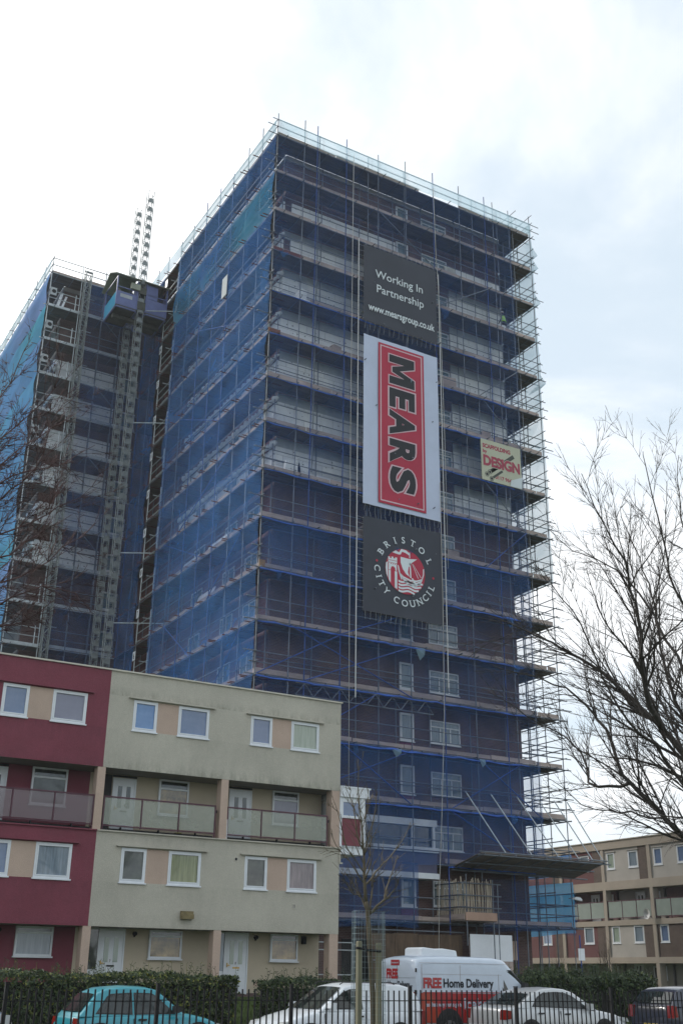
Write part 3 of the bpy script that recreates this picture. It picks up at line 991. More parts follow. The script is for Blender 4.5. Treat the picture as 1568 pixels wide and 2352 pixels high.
def tower():
    t = thing('tower_block', 'tall brick tower block wrapped in scaffolding and blue netting', 'building', (31.4, 60, GZ))
    top = 46.44
    part('wall', MB().box(23.6, 39.3, 47.4, 47.7, GZ - .4, top), M_brick, t)
    part('wall', MB().box(23.6, 23.9, 47.702, 68.1, GZ - .4, top).box(39.0, 39.3, 47.702, 98, GZ - .4, top), M_brick_side, t)
    part('wall', MB().box(16.5, 23.598, 67.8, 68.1, GZ - .4, top), M_brick, t)
    part('wall', MB().box(16.5, 16.8, 68.102, 98, GZ - .4, top), M_brick_side, t)
    part('wall', MB().box(16.802, 38.998, 97.7, 98, GZ - .4, top), M_brick, t)
    part('parapet', MB().box(23.65, 39.25, 47.45, 47.65, top + .302, 46.9).box(23.65, 23.85, 47.652, 67.9, top + .302, 46.9).box(16.55, 23.64, 67.85, 68.05, top + .302, 46.9).box(16.55, 16.75, 68.052, 97.9, top + .302, 46.9), M_brick, t)
    part('roof', MB().box(23.5, 39.4, 47.3, 98.1, top + .002, top + .3).box(16.4, 23.498, 67.7, 98.1, top + .002, top + .3), M_concrete, t)
    rnd = random.Random(11)
    for i in range(1, 17):
        D = LV[i]
        if 2 <= i <= 8:
            mb = MB()
            for a, b, lo, hi in ((23.55 if i > 3 else 24.0, 31.22, .12, 2.02), (32.22, 33.12, .12, 2.02), (33.12, 35.18, .12, .68), (35.18, 39.3, .12, 2.02)):
                mb.box(a, b, 47.3, 47.398, D + lo, D + hi)
            if i == 2:
                mb = MB().box(24.0, 31.22, 47.3, 47.398, D + .12, D + 1.95).box(35.18, 39.3, 47.3, 47.398, D + .12, D + 1.7).box(33.12, 35.18, 47.3, 47.398, D + .12, D + .68)
            part('insulation_board', mb, M_insul, t)
            if i > 2:
                part('base_coat_band', MB().box(23.58, 31.22, 47.33, 47.398, D + 2.024, D + 2.55).box(35.18, 39.3, 47.33, 47.398, D + 2.024, D + 2.55), M_insul2, t)
            # boards on the side wall, their upper edge capped with rolled sheeting
            part('insulation_board', MB().box(23.5, 23.598, 47.42, 60.2, D + .12, D + 1.98), M_insul, t)
            if i > 2:
                mb = MB()
                y = 47.0
                while y < 59.5:
                    r_ = rnd.uniform(.09, .2)
                    L_ = rnd.uniform(.35, .8)
                    mb.path([(23.38, y, D + 2.05 + rnd.uniform(-.05, .05)), (23.36, y + L_ * .5, D + 2.1), (23.38, y + L_, D + 2.05)], [r_ * .55, r_, r_ * .5], 7)
                    y += L_ * rnd.uniform(.75, 1.1)
                part('rolled_sheeting', mb, M_insul, t, smooth=True)
            # wing front
            part('insulation_board', MB().box(16.6, 20.9, 67.7, 67.798, D + .12, D + 2.0) if i > 2 else MB().box(19.4, 21.8, 67.7, 67.798, D + .3, D + .7), M_insul, t)
            if i > 2:
                mb = MB()
                x = 16.55
                for q in range(5):
                    r_ = rnd.uniform(.14, .24)
                    mb.path([(16.42, 67.0 + q * .5, D + 1.2 + rnd.uniform(-.3, .6)), (16.40, 67.25 + q * .5, D + 1.5), (16.45, 67.5 + q * .5, D + 1.4)], [r_ * .5, r_, r_ * .4], 7)
                part('rolled_sheeting', mb, M_insul, t, smooth=True)
        window(t, 33.2, 47.37, D + .75, 1.9, 1.2, P_tower, mull=(.63, 1.27), transom=.86, tm=P_tower)
        if i != 15:
            window(t, 31.3, 47.36, D + .68, .86, 1.44, P_tower)
            part('infill_panel', MB().box(31.3, 32.16, 47.36, 47.399, D + .05, D + .62), M_purple, t)
        # side windows near the corner and further back
        if i < 15:
            for y in (50.4, 53.2, 57.5):
                window(t, 23.57 if i > 8 else 23.47, y, D + .7, 1.5, 1.25, P_tower, mull=(.75,)).rotation_euler = (0, 0, -pi / 2)
        if i < 12:
            window(t, 21.4, 67.77, D + .75, 1.1, 1.25, P_tower)
    # ground-level storey
    part('entrance_panel', MB().box(28.0, 31.2, 47.36, 47.399, GZ, 3.2), M_dark, t)
    part('wall_notice', MB().box(37.6, 38.3, 47.35, 47.399, 2.45, 3.35), M_peach, t)
    # glazed link at deck height
    c = part('link_corridor', MB().box(23.9, 32.8, 46.35, 47.39, 8.46, 8.78), M_upvc, t, label='white framed glazed link behind the netting')
    sub('sill_band', MB().box(23.9, 32.85, 46.3, 47.39, 7.22, 7.46), M_upvc, c)
    sub('lower_fascia', MB().box(23.9, 32.85, 46.3, 47.39, 6.0, 6.26), M_upvc, c)
    sub('lower_panel', MB().box(23.9, 32.8, 46.42, 47.39, 6.262, 7.218), mat('slate_blue_panel', (.10, .10, .17), .6, .15, 1.5), c)
    mu = MB()
    for x in (26.0, 28.6, 31.3, 32.55):
        mu.box(x, x + .12, 46.36, 46.5, 7.462, 8.458)
    sub('mullion', mu, M_upvc, c)
    sub('pane', MB().box(23.92, 32.74, 46.55, 46.57, 7.462, 8.458), P_dark, c)


tower()


def net_sheet(name, a, b, z0, z1, m, parent, rnd, out, bow=.07, label=None, skip=None, zb=None):
    """a sheet of netting hung between two plan points, bellied between the tubes"""
    a = Vector((a[0], a[1], 0))
    b = Vector((b[0], b[1], 0))
    L = (b - a).length
    nx = max(3, int(L / .5))
    nz = 6
    mb = MB()
    ph = [rnd.uniform(0, 6.28) for _ in range(4)]
    o = Vector((out[0], out[1], 0))
    for j in range(nz + 1):
        for i in range(nx + 1):
            s = i / nx
            u = j / nz
            p = a.lerp(b, s)
            w = bow * (sin(s * L * 1.5 + ph[0] + u) * .6 + sin(s * L * .7 + ph[1]) * .6 + sin(u * 5 + ph[2] + s * 3) * .4) * (sin(pi * u) * .8 + .2)
            lo = z0 + (.06 * sin(s * L * 1.1 + ph[3]))
            z = lo + (z1 - lo) * u
            q = p + o * abs(w)
            mb.v.append((q.x, q.y, z))
    for j in range(nz):
        for i in range(nx):
            k = j * (nx + 1) + i
            mb.f.append((k, k + 1, k + nx + 2, k + nx + 1))
    return part(name, mb, m, parent, smooth=True, label=label, fix=False)


def scaffold_main():
    t = thing('scaffolding', 'tube scaffolding with blue netting and a boarded fan round the nearer tower wing', 'scaffolding', (31.6, 46, GZ))
    rnd = random.Random(21)
    X0, X1, Yf = 22.25, 40.95, 46.0
    XS = [22.25, 24.03, 24.9, 26.9, 29.15, 31.13, 33.2, 35.2, 37.24, 37.9, 39.2, 40.95]
    YS = [48.0, 49.9, 52.0, 54.0, 56.1, 58.2, 60.3, 62.65, 64.5, 66.3]
    r = .03
    for k, x in enumerate(XS):
        part('standard', MB().tube((x, Yf, GZ), (x, Yf, 48.3 + rnd.uniform(-.1, .5)), r), M_bluetube if k in (2, 3, 6, 8) else M_steel, t)
    for x in (25.0, 28.4, 31.0, 36.2, 38.2, 39.5):
        part('standard', MB().tube((x + .1, 46.12, rnd.uniform(20, 30)), (x + .1, 46.12, 48.0), r), M_steel, t)
    for x in (23.3, 25.9, 28.5, 30.9, 33.0, 35.6, 38.0, 39.6):
        part('standard', MB().tube((x, 47.12, GZ), (x, 47.12, 46.6), r), M_steel, t)
    for y in YS:
        part('standard', MB().tube((X0, y, GZ), (X0, y, 48.3 + rnd.uniform(-.2, .4)), r), M_bluetube if rnd.random() < .4 else M_steel, t)
        part('standard', MB().tube((23.35, y + .2, GZ), (23.35, y + .2, 46.6), r), M_steel, t)
    for y in (47.3, 48.6, 49.6, 51.6, 54, 57, 60):
        part('standard', MB().tube((X1, y, GZ), (X1, y, 48.2 + rnd.uniform(-.2, .4)), r), M_steel, t)
        part('standard', MB().tube((39.72, y, GZ), (39.72, y, 46.6), r), M_steel, t)
    tr = MB()
    trl = MB()
    for i, D in enumerate(LV):
        # board lifts: front, left, right
        mb = MB()
        fx0 = 33.0 if i == 15 else X0 + .03
        mb.box(fx0, X1 - .02, Yf + .05, 47.28, D - .045, D)
        if i < 15:
            mb.box(X0 + .05, 23.48, 47.284, 66.35, D - .045, D)
        mb.box(39.42, X1 - .05, 47.284, 60, D - .045, D)
        part('deck', mb, M_deck, t)
        # toe boards
        zt = .2 + .03 * (i % 3 == 0)
        tb = MB()
        xx = fx0
        while xx < X1 - .1:
            xe = min(xx + rnd.choice((2.4, 3.0, 3.9)), X1 - .03)
            if rnd.random() > .06:
                dz, dy = rnd.uniform(-.035, .03), rnd.uniform(-.012, .012)
                tb.box(xx + .01, xe - rnd.uniform(.01, .06), Yf + .032 + dy, Yf + .05 + dy, D + .004, D + zt + dz)
            xx = xe
        part('toe_board', tb, M_toe, t)
        if i < 15:
            part('toe_board', MB().box(X0 + .032, X0 + .047, Yf + .05, 60.2, D + .004, D + zt), M_toe, t)
        # ledgers and guard rails
        e = lambda a, b: rnd.uniform(a, b)
        part('ledger', MB().tube((fx0 - e(.3, .75), Yf - .05, D - .10), (X1 + e(.2, .7), Yf - .05, D - .10), r), M_steel, t)
        for z in ((.5, 1.02) if i else (.5, 1.0)):
            part('guard_rail', MB().tube((X0 - e(.3, .8), Yf - .05, D + z), (X1 + e(.2, .8), Yf - .05, D + z + e(-.03, .03)), r * .9), M_steel, t)
        if i:
            part('ledger', MB().tube((fx0, 47.18, D - .10), (X1, 47.18, D - .10), r), M_steel, t)
            if i % 2 == 0:
                part('guard_rail', MB().tube((X0, 47.18, D + 1.1), (39.6, 47.18, D + 1.1), r * .8), M_steel, t)
        if i < 15:
            part('ledger', MB().tube((X0 - .05, Yf - e(.1, .4), D - .14), (X0 - .05, 66.2, D - .14), r), M_steel, t)
            for z in (.5, 1.02):
                part('guard_rail', MB().tube((X0 - .05, Yf - e(.1, .4), D + z), (X0 - .05, 60.3, D + z), r * .9), M_steel, t)
        for x, zz in ((X1 + .05, -.12), (39.76, -.12)):
            tr.tube((x, Yf - .3, D + zz), (x, 60.2, D + zz), r)
        for z in (.5, 1.0, 1.6):
            tr.tube((X1 + .05, Yf - .25, D + z), (X1 + .05, 60.2, D + z), r * .9)
            if z > .6:
                tr.tube((39.8, Yf - .1, D + z), (39.8, 60.2, D + z), r * .9)
        # cross tubes under the boards, running out past the tubes
        x = fx0 + .5
        while x < X1:
            tr.tube((x, Yf - e(.12, .42), D - .075), (x, 47.3, D - .075), r)
            x += e(1.0, 1.5)
        y = Yf + .6
        while y < 66 and i < 15:
            for q in range(rnd.choice((1, 1, 2, 2))):
                trl.box(X0 - e(.25, .5), 23.4, y + q * .24, y + q * .24 + .045, D - .085, D - .046)
            y += e(1.1, 1.8)
        for y in (46.6, 47.6, 48.7, 50, 52, 54, 56):
            tr.tube((39.4, y, D - .075), (X1 + e(.2, .55), y, D - .075), r)
            tr.tube((39.5, y + .25, D + 1.0), (X1 + e(.2, .6), y + .25, D + 1.0), r * .9)
    tag(part('transom', tr, M_steel, t, fix=False), kind='stuff')
    tag(part('board_bearer', trl, M_rust, t, fix=False), kind='stuff')
    # a patch of board end red and a scrap of orange sheeting at the corner, as on site
    part('board_end', MB().box(X0 + .06, 24.1, Yf - .02, Yf + .03, LV[3] - .03, LV[3] + .17), M_rust, t)
    part('board_end', MB().box(X0 - .05, 22.9, Yf - .05, Yf + .03, LV[5] - .02, LV[5] + .2), mat('orange_wrap', (.22, .08, .03), .8, .3, 4), t)
    part('board_end', MB().box(X0 - .02, 22.55, Yf - .06, Yf + .03, LV[10] - .05, LV[10] + .3), mat('tan_wrap', (.30, .17, .06), .8, .3, 4), t)
    # raking braces on the front
    for i, (a, b) in {2: (29.15, 33.2), 3: (37.24, 33.2), 5: (39.2, 36.0), 6: (36.4, 39.2), 8: (36.2, 39.2), 9: (39.2, 36.2), 11: (33.2, 26.9), 12: (24.0, 31.1), 13: (29.15, 24.9), 14: (35.2, 39.2), 15: (33.2, 38.9)}.items():
        part('brace', MB().tube((a, Yf - .09, LV[i - 1] - .1), (b, Yf - .09, LV[i] - .1), r), M_bluetube if i > 8 else M_steel, t)
    for a, b, z0, z1 in ((26.9, 31.1, 12.0, 9.3), (33.3, 38.0, 9.3, 12.0), (22.3, 26.9, 14.7, 17.3), (31.1, 24.9, 17.3, 14.7), (24.9, 31.1, 9.4, 12.0)):
        part('brace', MB().tube((a, Yf - .09, z0), (b, Yf - .09, z1), r), M_bluetube, t)
    for i, (a, b) in {4: (56, 50), 6: (58, 52), 8: (50, 57), 9: (59, 53), 10: (48, 52), 11: (58, 54), 12: (47.5, 51)}.items():
        part('brace', MB().tube((X0 - .09, a, LV[i - 1] - .1), (X0 - .09, b, LV[i] - .1), r), M_bluetube, t)
    # lattice beam under the eleventh lift
    z = LV[12] - .22
    lb = MB().tube((24.4, 45.9, z), (32.4, 45.9, z), .028).tube((24.4, 45.9, z - .6), (32.4, 45.9, z - .6), .028)
    for k in range(16):
        x = 24.4 + k * .5
        lb.tube((x, 45.9, z if k % 2 else z - .6), (x + .5, 45.9, z - .6 if k % 2 else z), .02)
    part('lattice_beam', lb, M_steel, t)
    # white tubes that carry the banners
    for x, z0, z1 in ((27.66, 14.2, 41.4), (33.28, 15.4, 40.9)):
        part('banner_pole', MB().tube((x, 45.76, z0), (x, 45.76, z1), .029), M_whitetube, t)
        for D in LV:
            if z0 < D < z1:
                part('pole_arm', MB().tube((x, 45.78, D - .05), (x + .05, 46.1, D - .05), .04), M_black, t)
    # nets, one sheet to a lift
    for i in range(1, 17):
        z0, z1 = LV[i] - .12, LV[i - 1] - .10
        if i == 16:
            net_sheet('netting', (X0, Yf - .10), (31.3, Yf - .10), 3.72, z1, M_netF[2], t, rnd, (0, -1))
            net_sheet('netting', (35.1, Yf - .10), (X1 + .1, Yf - .10), 3.72, z1 - .5, M_netF[1], t, rnd, (0, -1))
            net_sheet('netting', (X1 + .1, Yf), (X1 + .1, 52), 3.72, z1 - .4, M_netW[0], t, rnd, (1, 0))
            continue
        net_sheet('netting', (X0, Yf - .10), (39.25, Yf - .10), z0, z1, M_netF[(0, 1, 0)[i % 3] if i < 9 else (i * 2 + i // 3) % 3], t, rnd, (0, -1))
        for a, b in ((Yf - .05, 60.3), (62.7, 66.3)):
            mm = M_netC if (i == 2 and a < 50) else M_netL[(i + (a > 50)) % 3]
            net_sheet('netting', (X0 - .10, a), (X0 - .10, b), z0, z1, mm, t, rnd, (-1, 0), bow=.13)
        if i < 10:
            net_sheet('clear_sheeting', (X1 + .12, Yf), (X1 + .12, 60), z0, z1, M_sheet, t, rnd, (1, 0), bow=.12)
        elif i == 15:
            net_sheet('netting', (X1 + .12, Yf), (X1 + .12, 60), z0, z0 + 1.0, M_netW[1], t, rnd, (1, 0))
    M_gather = mat('gathered_blue_net', (.04, .11, .42), .9, .35, 1.5, stretch=(.5, 1, 3))
    for i in range(4, 16):
        g = MB()
        x = 33.1 if i == 15 else X0
        n_ = int((39.2 - x) / .45)
        pts = [(x + .45 * k, Yf - .13, LV[i] - .13 - .05 * abs(sin(k * .71 + i)) - rnd.uniform(0, .05)) for k in range(n_)]
        g.path(pts, [rnd.uniform(.02, .06) for _ in pts], 6)
        part('gathered_net', g, M_gather, t, smooth=True)
    zt = LV[0]
    net_sheet('clear_sheeting', (X0, Yf - .10), (X1, Yf - .10), zt + .05, zt + 1.02, M_sheet, t, rnd, (0, -1), bow=.03)
    net_sheet('clear_sheeting', (X0 - .10, Yf), (X0 - .10, 66), zt + .05, zt + 1.02, M_sheet, t, rnd, (-1, 0), bow=.03)
    net_sheet('clear_sheeting', (X1 + .12, Yf), (X1 + .12, 60), zt + .05, zt + 1.02, M_sheet, t, rnd, (1, 0), bow=.03)
    # torn, billowing ends of the sheeting at the right-hand corner
    for z in (45.6, 44.6, 36.0, 41.9):
        mb = MB().poly([(X1 + .1, Yf, z - .6), (X1 + .55, Yf - .05, z - .1), (X1 + .12, Yf, z + .5)]).poly([(X1 + .1, Yf, z - .6), (X1 + .55, Yf - .05, z - .1), (X1 + .4, Yf + .9, z), (X1 + .1, Yf + 1.2, z - .5)])
        part('torn_sheeting', mb, M_sheet, t, fix=False)
    for i, a, b, h in ((8, 58.4, 60.2, 1.1), (9, 51.7, 54.4, 1.25), (9, 55.7, 58.0, 1.25), (9, 58.3, 60.2, 1.1), (10, 53.2, 55.4, 1.2), (10, 48.6, 49.8, .9), (6, 55.0, 56.2, 1.0)):
        D = LV[i]
        part('leaning_board', MB().poly([(22.75, a, D + .05), (22.75, b, D + .05), (23.2, b + .1, D + h), (23.2, a + .1, D + h)]).poly([(22.79, a, D + .05), (23.24, a + .1, D + h), (23.24, b + .1, D + h), (22.79, b, D + .05)]), M_insul, t, fix=False)
    part('leaning_board', MB().box(22.02, 22.06, 51.6, 52.3, 38.9, 40.3), M_insul2, t, label='white sheet hung outside the netting')
    M_flap = [M_netL[0], M_sheet, M_netF[2]]
    for k in range(16):
        x, D = rnd.uniform(X0, 38.5), LV[rnd.randint(3, 14)]
        w, h = rnd.uniform(.25, .7), rnd.uniform(.3, .9)
        part('loose_flap', MB().poly([(x, Yf - .12, D - .1), (x + w, Yf - .14, D - .1), (x + w * .7, Yf - .35, D - .1 - h * .6), (x + w * .4, Yf - .2, D - .1 - h)]), M_flap[k % 3], t, fix=False)
    M_sack = mat('builders_sack', (.42, .42, .38), .9, .3, 3)
    for k in range(22):
        i = rnd.randint(2, 13)
        x, D = rnd.uniform(23.5, 38.8), LV[i]
        w, h = rnd.uniform(.3, 1.3), rnd.uniform(.35, .95)
        part('stacked_material', MB().prism([(x, D + .01), (x + w, D + .01), (x + w * rnd.uniform(.85, 1), D + h), (x + w * rnd.uniform(.3, .6), D + h * rnd.uniform(.9, 1.1)), (x + w * .06, D + h * .9)], 46.25, 46.25 + rnd.uniform(.2, .5)), (M_insul, M_sack, M_toe)[k % 3], t)
    # open loading bay on the side: gates, numbers
    for i in range(1, 13):
        D = LV[i]
        g = part('loading_gate', MB().tube((X0 - .02, 60.4, D + .06), (X0 - .02, 62.6, D + .06), .05).tube((X0 - .02, 60.4, D + .6), (X0 - .02, 62.6, D + .6), .03).tube((X0 - .02, 60.4, D + 1.15), (X0 - .02, 62.6, D + 1.15), .03).tube((X0 - .02, 60.42, D), (X0 - .02, 60.42, D + 1.6), .035).tube((X0 - .02, 62.58, D), (X0 - .02, 62.58, D + 1.6), .035).tube((X0 - .35, 60.9, D + 1.15), (X0 + .1, 60.9, D + 1.15), .03), M_galv, t)
        n = 17 - i
        pm = MB().box(-.21, .21, -.02, 0, -.28, .28)
        pl_ = link('level_number', pm.mesh('level_number', M_upvc), t, (X0 - .1, 62.5, D + 1.85), -pi / 2)
        sub('digits', fit_text(str(n), -.10 if n < 10 else -.15, .10 if n < 10 else .15, -.18, .18, -.026, bold=.02), M_black, pl_)
    # protection fan: a boarded apron pitched up and out over the yard
    fa = MB()
    zi, zo_, yo = 6.62, 7.12, 43.65
    pts = [(33.4, 46.0, zi), (41.25, 46.0, zi - .1), (41.25, yo, zo_ - .03), (33.4, yo, zo_)]
    lo = [(x, y, z - .05) for x, y, z in pts]
    b = len(fa.v)
    fa.v += pts + lo
    fa.f += [(0, 1, 2, 3), (7, 6, 5, 4), (0, 4, 5, 1), (1, 5, 6, 2), (2, 6, 7, 3), (3, 7, 4, 0)]
    fan = part('protection_fan', fa, M_deck, t, label='boarded fan sloping up and out over the yard')
    ft = MB()
    for k in range(9):
        x = 33.5 + k * .95
        ft.tube((x, 46.1, zi - .11), (x, yo - rnd.uniform(.1, .35), zo_ - .06), .032)
    ft.tube((33.2, yo, zo_ - .12), (41.6, yo, zo_ - .14), .032).tube((33.3, 44.8, zi + .10), (41.5, 44.8, zi + .1), .032).tube((33.3, 45.9, zi - .16), (42.0, 45.9, zi - .2), .032)
    ft.tube((33.3, yo + .02, zo_ + .03), (41.4, yo + .02, zo_ + .03), .03)
    sub('fan_bearers', ft, M_steel, fan)
    st = MB()
    for x, xt in ((35.0, 34.3), (36.6, 35.9), (38.3, 37.6), (39.6, 39.0), (40.5, 40.1), (41.2, 41.0)):
        st.tube((x, yo + .05, zo_ - .05), (xt, 45.95, 10.3), .03)
    sub('fan_stays', st, M_galv, fan)
    return t


scaffold_main()


def scaffold_wing():
    t = thing('scaffolding', 'tube scaffolding with an open corner bay and pale netting round the farther tower wing', 'scaffolding', (18.5, 66.4, GZ))
    rnd = random.Random(33)
    X0, Yf = 15.15, 66.4
    r = .032
    for x in (15.15, 17.3, 19.0, 20.4, 21.9):
        part('standard', MB().tube((x, Yf, GZ), (x, Yf, 47.9 + rnd.uniform(-.1, .3)), r), M_galv if x < 18 else M_steel, t)
        part('standard', MB().tube((x + .3, 67.6, GZ), (x + .3, 67.6, 46.6), r), M_steel, t)
    for k in range(14):
        y = 68.5 + 2.1 * k
        part('standard', MB().tube((X0, y, GZ), (X0, y, 48.1 + rnd.uniform(-.2, .4)), r), M_steel, t)
    tr = MB()
    for i, D in enumerate(LV):
        mb = MB().box(X0 + .03, 22.1, Yf + .05, 67.68, D - .05, D).box(X0 + .05, 16.4, 67.684, 97, D - .05, D)
        part('deck', mb, M_deck, t)
        part('ledger', MB().tube((X0 - .3, Yf - .05, D - .1), (22.2, Yf - .05, D - .1), r), M_galv, t)
        part('toe_board', MB().box(X0 + .03, 17.3, Yf + .01, Yf + .03, D - .05, D + .12).box(17.304, 22.1, Yf + .02, Yf + .035, D, D + .2), M_galv if i else M_toe, t)
        for z in (.55, 1.1):
            part('guard_rail', MB().tube((X0, Yf - .05, D + z), (17.25, Yf - .05, D + z), r), M_galv, t)
            part('guard_rail', MB().tube((17.35, Yf - .05, D + z), (22.2, Yf - .05, D + z), r), M_steel, t)
        if i in (1, 2, 3, 5, 12):
            # gate plates of the landing at the outer corner, with a round hole
            pp = part('gate_plate', MB().box(X0 + .02, X0 + .46, Yf - .13, Yf - .09, D + .75, D + 1.35), M_insul2, t)
            sub('hole', MB().disc((X0 + .27, D + 1.06), .15, Yf - .137, Yf - .13, 16), M_black, pp)
        if 0 < i < 14:
            part('loading_gate', MB().tube((17.0, Yf - .1, D), (17.0, Yf - .1, D + 1.25), .035).tube((17.45, Yf - .1, D), (17.45, Yf - .1, D + 1.3), .035).tube((17.45, Yf - .1, D + 1.3), (18.3, Yf - .1, D + 1.3), .03), M_galv, t)
        tr.tube((X0 - .05, Yf - .3, D - .12), (X0 - .05, 97, D - .12), r)
        for z in (.5, 1.05):
            tr.tube((X0 - .05, Yf - .3, D + z), (X0 - .05, 97, D + z), r)
        y = Yf + 1
        while y < 95:
            tr.tube((X0 - rnd.uniform(.25, .6), y, D - .07), (16.3, y, D - .07), r)
            y += rnd.uniform(1.2, 2)
        x = 15.6
        while x < 22:
            tr.tube((x, Yf - rnd.uniform(.05, .25), D - .07), (x, 67.6, D - .07), r)
            x += 1.1
    tag(part('transom', tr, M_steel, t, fix=False), kind='stuff')
    for i in (2, 4, 6, 8):
        part('brace', MB().tube((19.0, Yf - .08, LV[i - 1]), (21.9, Yf - .08, LV[i]), r), M_steel, t)
    for i in range(1, 15):
        z0, z1 = LV[i] - .12, LV[i - 1] - .1
        net_sheet('netting', (17.4, Yf - .12), (22.1, Yf - .12), z0, z1, M_netF[(i + 1) % 3], t, rnd, (0, -1))
        net_sheet('netting', (X0 - .12, Yf), (X0 - .12, 97), z0, z1, M_netW[i % 2], t, rnd, (-1, 0), bow=.2)
    net_sheet('clear_sheeting', (X0 - .12, Yf), (X0 - .12, 97), LV[0] + .05, LV[0] + 1.05, M_sheet, t, rnd, (-1, 0), bow=.03)
    # white insulation lengths leaning in the top bay
    part('leaning_board', MB().poly([(15.75, 66.7, LV[1] + .1), (15.95, 66.7, LV[1] + .1), (16.4, 67.5, LV[1] + 1.9), (16.2, 67.5, LV[1] + 1.9)]).poly([(16.1, 66.7, LV[1] + .1), (16.25, 66.7, LV[1] + .1), (16.7, 67.5, LV[1] + 1.7), (16.55, 67.5, LV[1] + 1.7)]), M_insul, t, fix=False)


scaffold_wing()


def lattice_mast(mb, x, y, z0, z1, w, step=.76, plate=True, rr=.03):
    h = w / 2
    for a in (-h, h):
        for b in (-h, h):
            mb.tube((x + a, y + b, z0), (x + a, y + b, z1), rr)
    z = z0
    k = 0
    while z < z1 - step * .5:
        for b in (-h, h):
            mb.tube((x - h, y + b, z), (x + h, y + b, z), rr * .7)
            mb.tube((x - h if k % 2 else x + h, y + b, z), (x + h if k % 2 else x - h, y + b, z + step), rr * .6)
        for a in (-h, h):
            mb.tube((x + a, y - h, z), (x + a, y + h, z + step), rr * .6)
        if plate:
            mb.prism([(x - h * .95, z + .06), (x + h * .95, z + .06), (x + h * .7, z + step * .55), (x - h * .7, z + step * .55)], y - h - .02, y - h - .002)
        z += step
        k += 1
    return mb


def hoist():
    M_mast = mat('mast_steel', (0.19, 0.215, 0.215), .5, .25, 4, metal=.35)
    M_bl = mat('hoist_blue', (0.12, 0.15, 0.33), .5, .15, 1.5)
    M_rf = mat('olive_roof_sheet', (0.27, 0.29, 0.22), .7, .2, 2)
    M_und = mat('dark_floor_underside', (0.07, 0.075, 0.06), .8, .3, 3)
    t = thing('construction_hoist', 'blue twin-cage construction hoist with pitched roofs, high on two lattice masts', 'hoist', (20.3, 63.2, GZ))
    part('mast', lattice_mast(MB(), 20.3, 62.2, GZ, 52.9, .40, rr=.024), M_mast, t, fix=False)
    part('mast', lattice_mast(MB(), 20.16, 64.1, GZ, 52.6, .36, rr=.022), M_mast, t, fix=False)
    zf = 42.75
    for x0, x1 in ((18.55, 20.0), (20.62, 22.1)):
        y0, y1 = 62.0, 64.4
        c = part('cage', MB().box(x0, x1, y0, y1, zf, zf + .1), M_und, t)
        fr = MB()
        for x in (x0, x1):
            for y in (y0, y1):
                fr.box(x - .04, x + .04, y - .04, y + .04, zf + .1, zf + 2.35)
            fr.box(x - .03, x + .03, y0 + .05, y1 - .05, zf + 2.3, zf + 2.36).box(x - .05, x + .05, y0 + .05, y1 - .05, zf - .08, zf - .002)
        for y in (y0, y1):
            fr.box(x0 + .05, x1 - .05, y - .05, y + .05, zf - .08, zf - .002).box(x0 + .05, x1 - .05, y - .02, y + .02, zf + 1.5, zf + 1.56)
        sub('cage_frame', fr, M_bl, c)
        sub('side_panel', MB().box(x0 - .02, x0, y0 + .05, y1 - .05, zf + .12, zf + 1.15), M_netW[0] if x0 < 19 else M_bl, c)
        sub('side_panel', MB().box(x1, x1 + .02, y0 + .05, y1 - .05, zf + .12, zf + 1.9), M_bl, c)
        sub('front_panel', MB().box(x0 + .05, x1 - .05, y0 - .02, y0, zf + .12, zf + 1.2), M_bl, c)
        sub('back_panel', MB().box(x0 + .05, x1 - .05, y1, y1 + .02, zf + .12, zf + 1.2), M_bl, c)
        if x0 < 19:
            sub('notice', MB().box(x0 + .25, x1 - .35, y0 - .03, y0 - .022, zf + .75, zf + 1.02), M_insul2, c)
            sub('motor_box', MB().box(x1 - .55, x1 + .1, y0 - .2, y0 - .03, zf + 1.55, zf + 2.0), M_rf, c)
        else:
            sub('front_panel', MB().box(x0 + .05, x0 + .8, y0 - .02, y0, zf + 1.22, zf + 2.3), M_bl, c)
        # pitched roof
        rf = MB()
        ze, zr = zf + 2.4, zf + 3.2
        xa, xb = x0 - .25, x1 + .2
        ya, yb, ym = y0 - .25, y1 + .25, (y0 + y1) / 2
        for p, q in (((ya, ze), (ym, zr)), ((ym, zr), (yb, ze))):
            b = len(rf.v)
            rf.v += [(xa, p[0], p[1]), (xb, p[0], p[1]), (xb, q[0], q[1]), (xa, q[0], q[1]), (xa, p[0], p[1] - .05), (xb, p[0], p[1] - .05), (xb, q[0], q[1] - .05), (xa, q[0], q[1] - .05)]
            rf.f += [tuple(b + k for k in f) for f in ((0, 1, 2, 3), (7, 6, 5, 4), (0, 4, 5, 1), (1, 5, 6, 2), (2, 6, 7, 3), (3, 7, 4, 0))]
        sub('roof', rf, M_rf, c)
    part('drive_carriage', MB().box(20.02, 20.6, 61.95, 62.5, zf + .2, zf + .8).box(20.05, 20.58, 61.9, 62.5, zf + 1.4, zf + 1.9).box(18.7, 22.0, 62.9, 63.2, zf - .35, zf - .085), M_und, t)
    ties = MB()
    for z in (43.0, 34.5, 25.5, 21.0):
        ties.tube((20.5, 62.1, z), (23.2, 60.6, z + .02), .035)
    part('mast_tie', ties, M_galv, t)
    m2 = thing('lattice_mast', 'slim grey lattice mast standing free of any cage, in front of the open board bay', 'mast', (17.55, 66.0, GZ))
    part('mast_section', lattice_mast(MB(), 17.6, 66.0, GZ, 47.3, .4, step=.6, plate=False, rr=.038), M_mast, m2, fix=False)
    part('mast_head', MB().box(17.3, 17.9, 65.95, 66.05, 47.302, 47.42), M_mast, m2)


hoist()


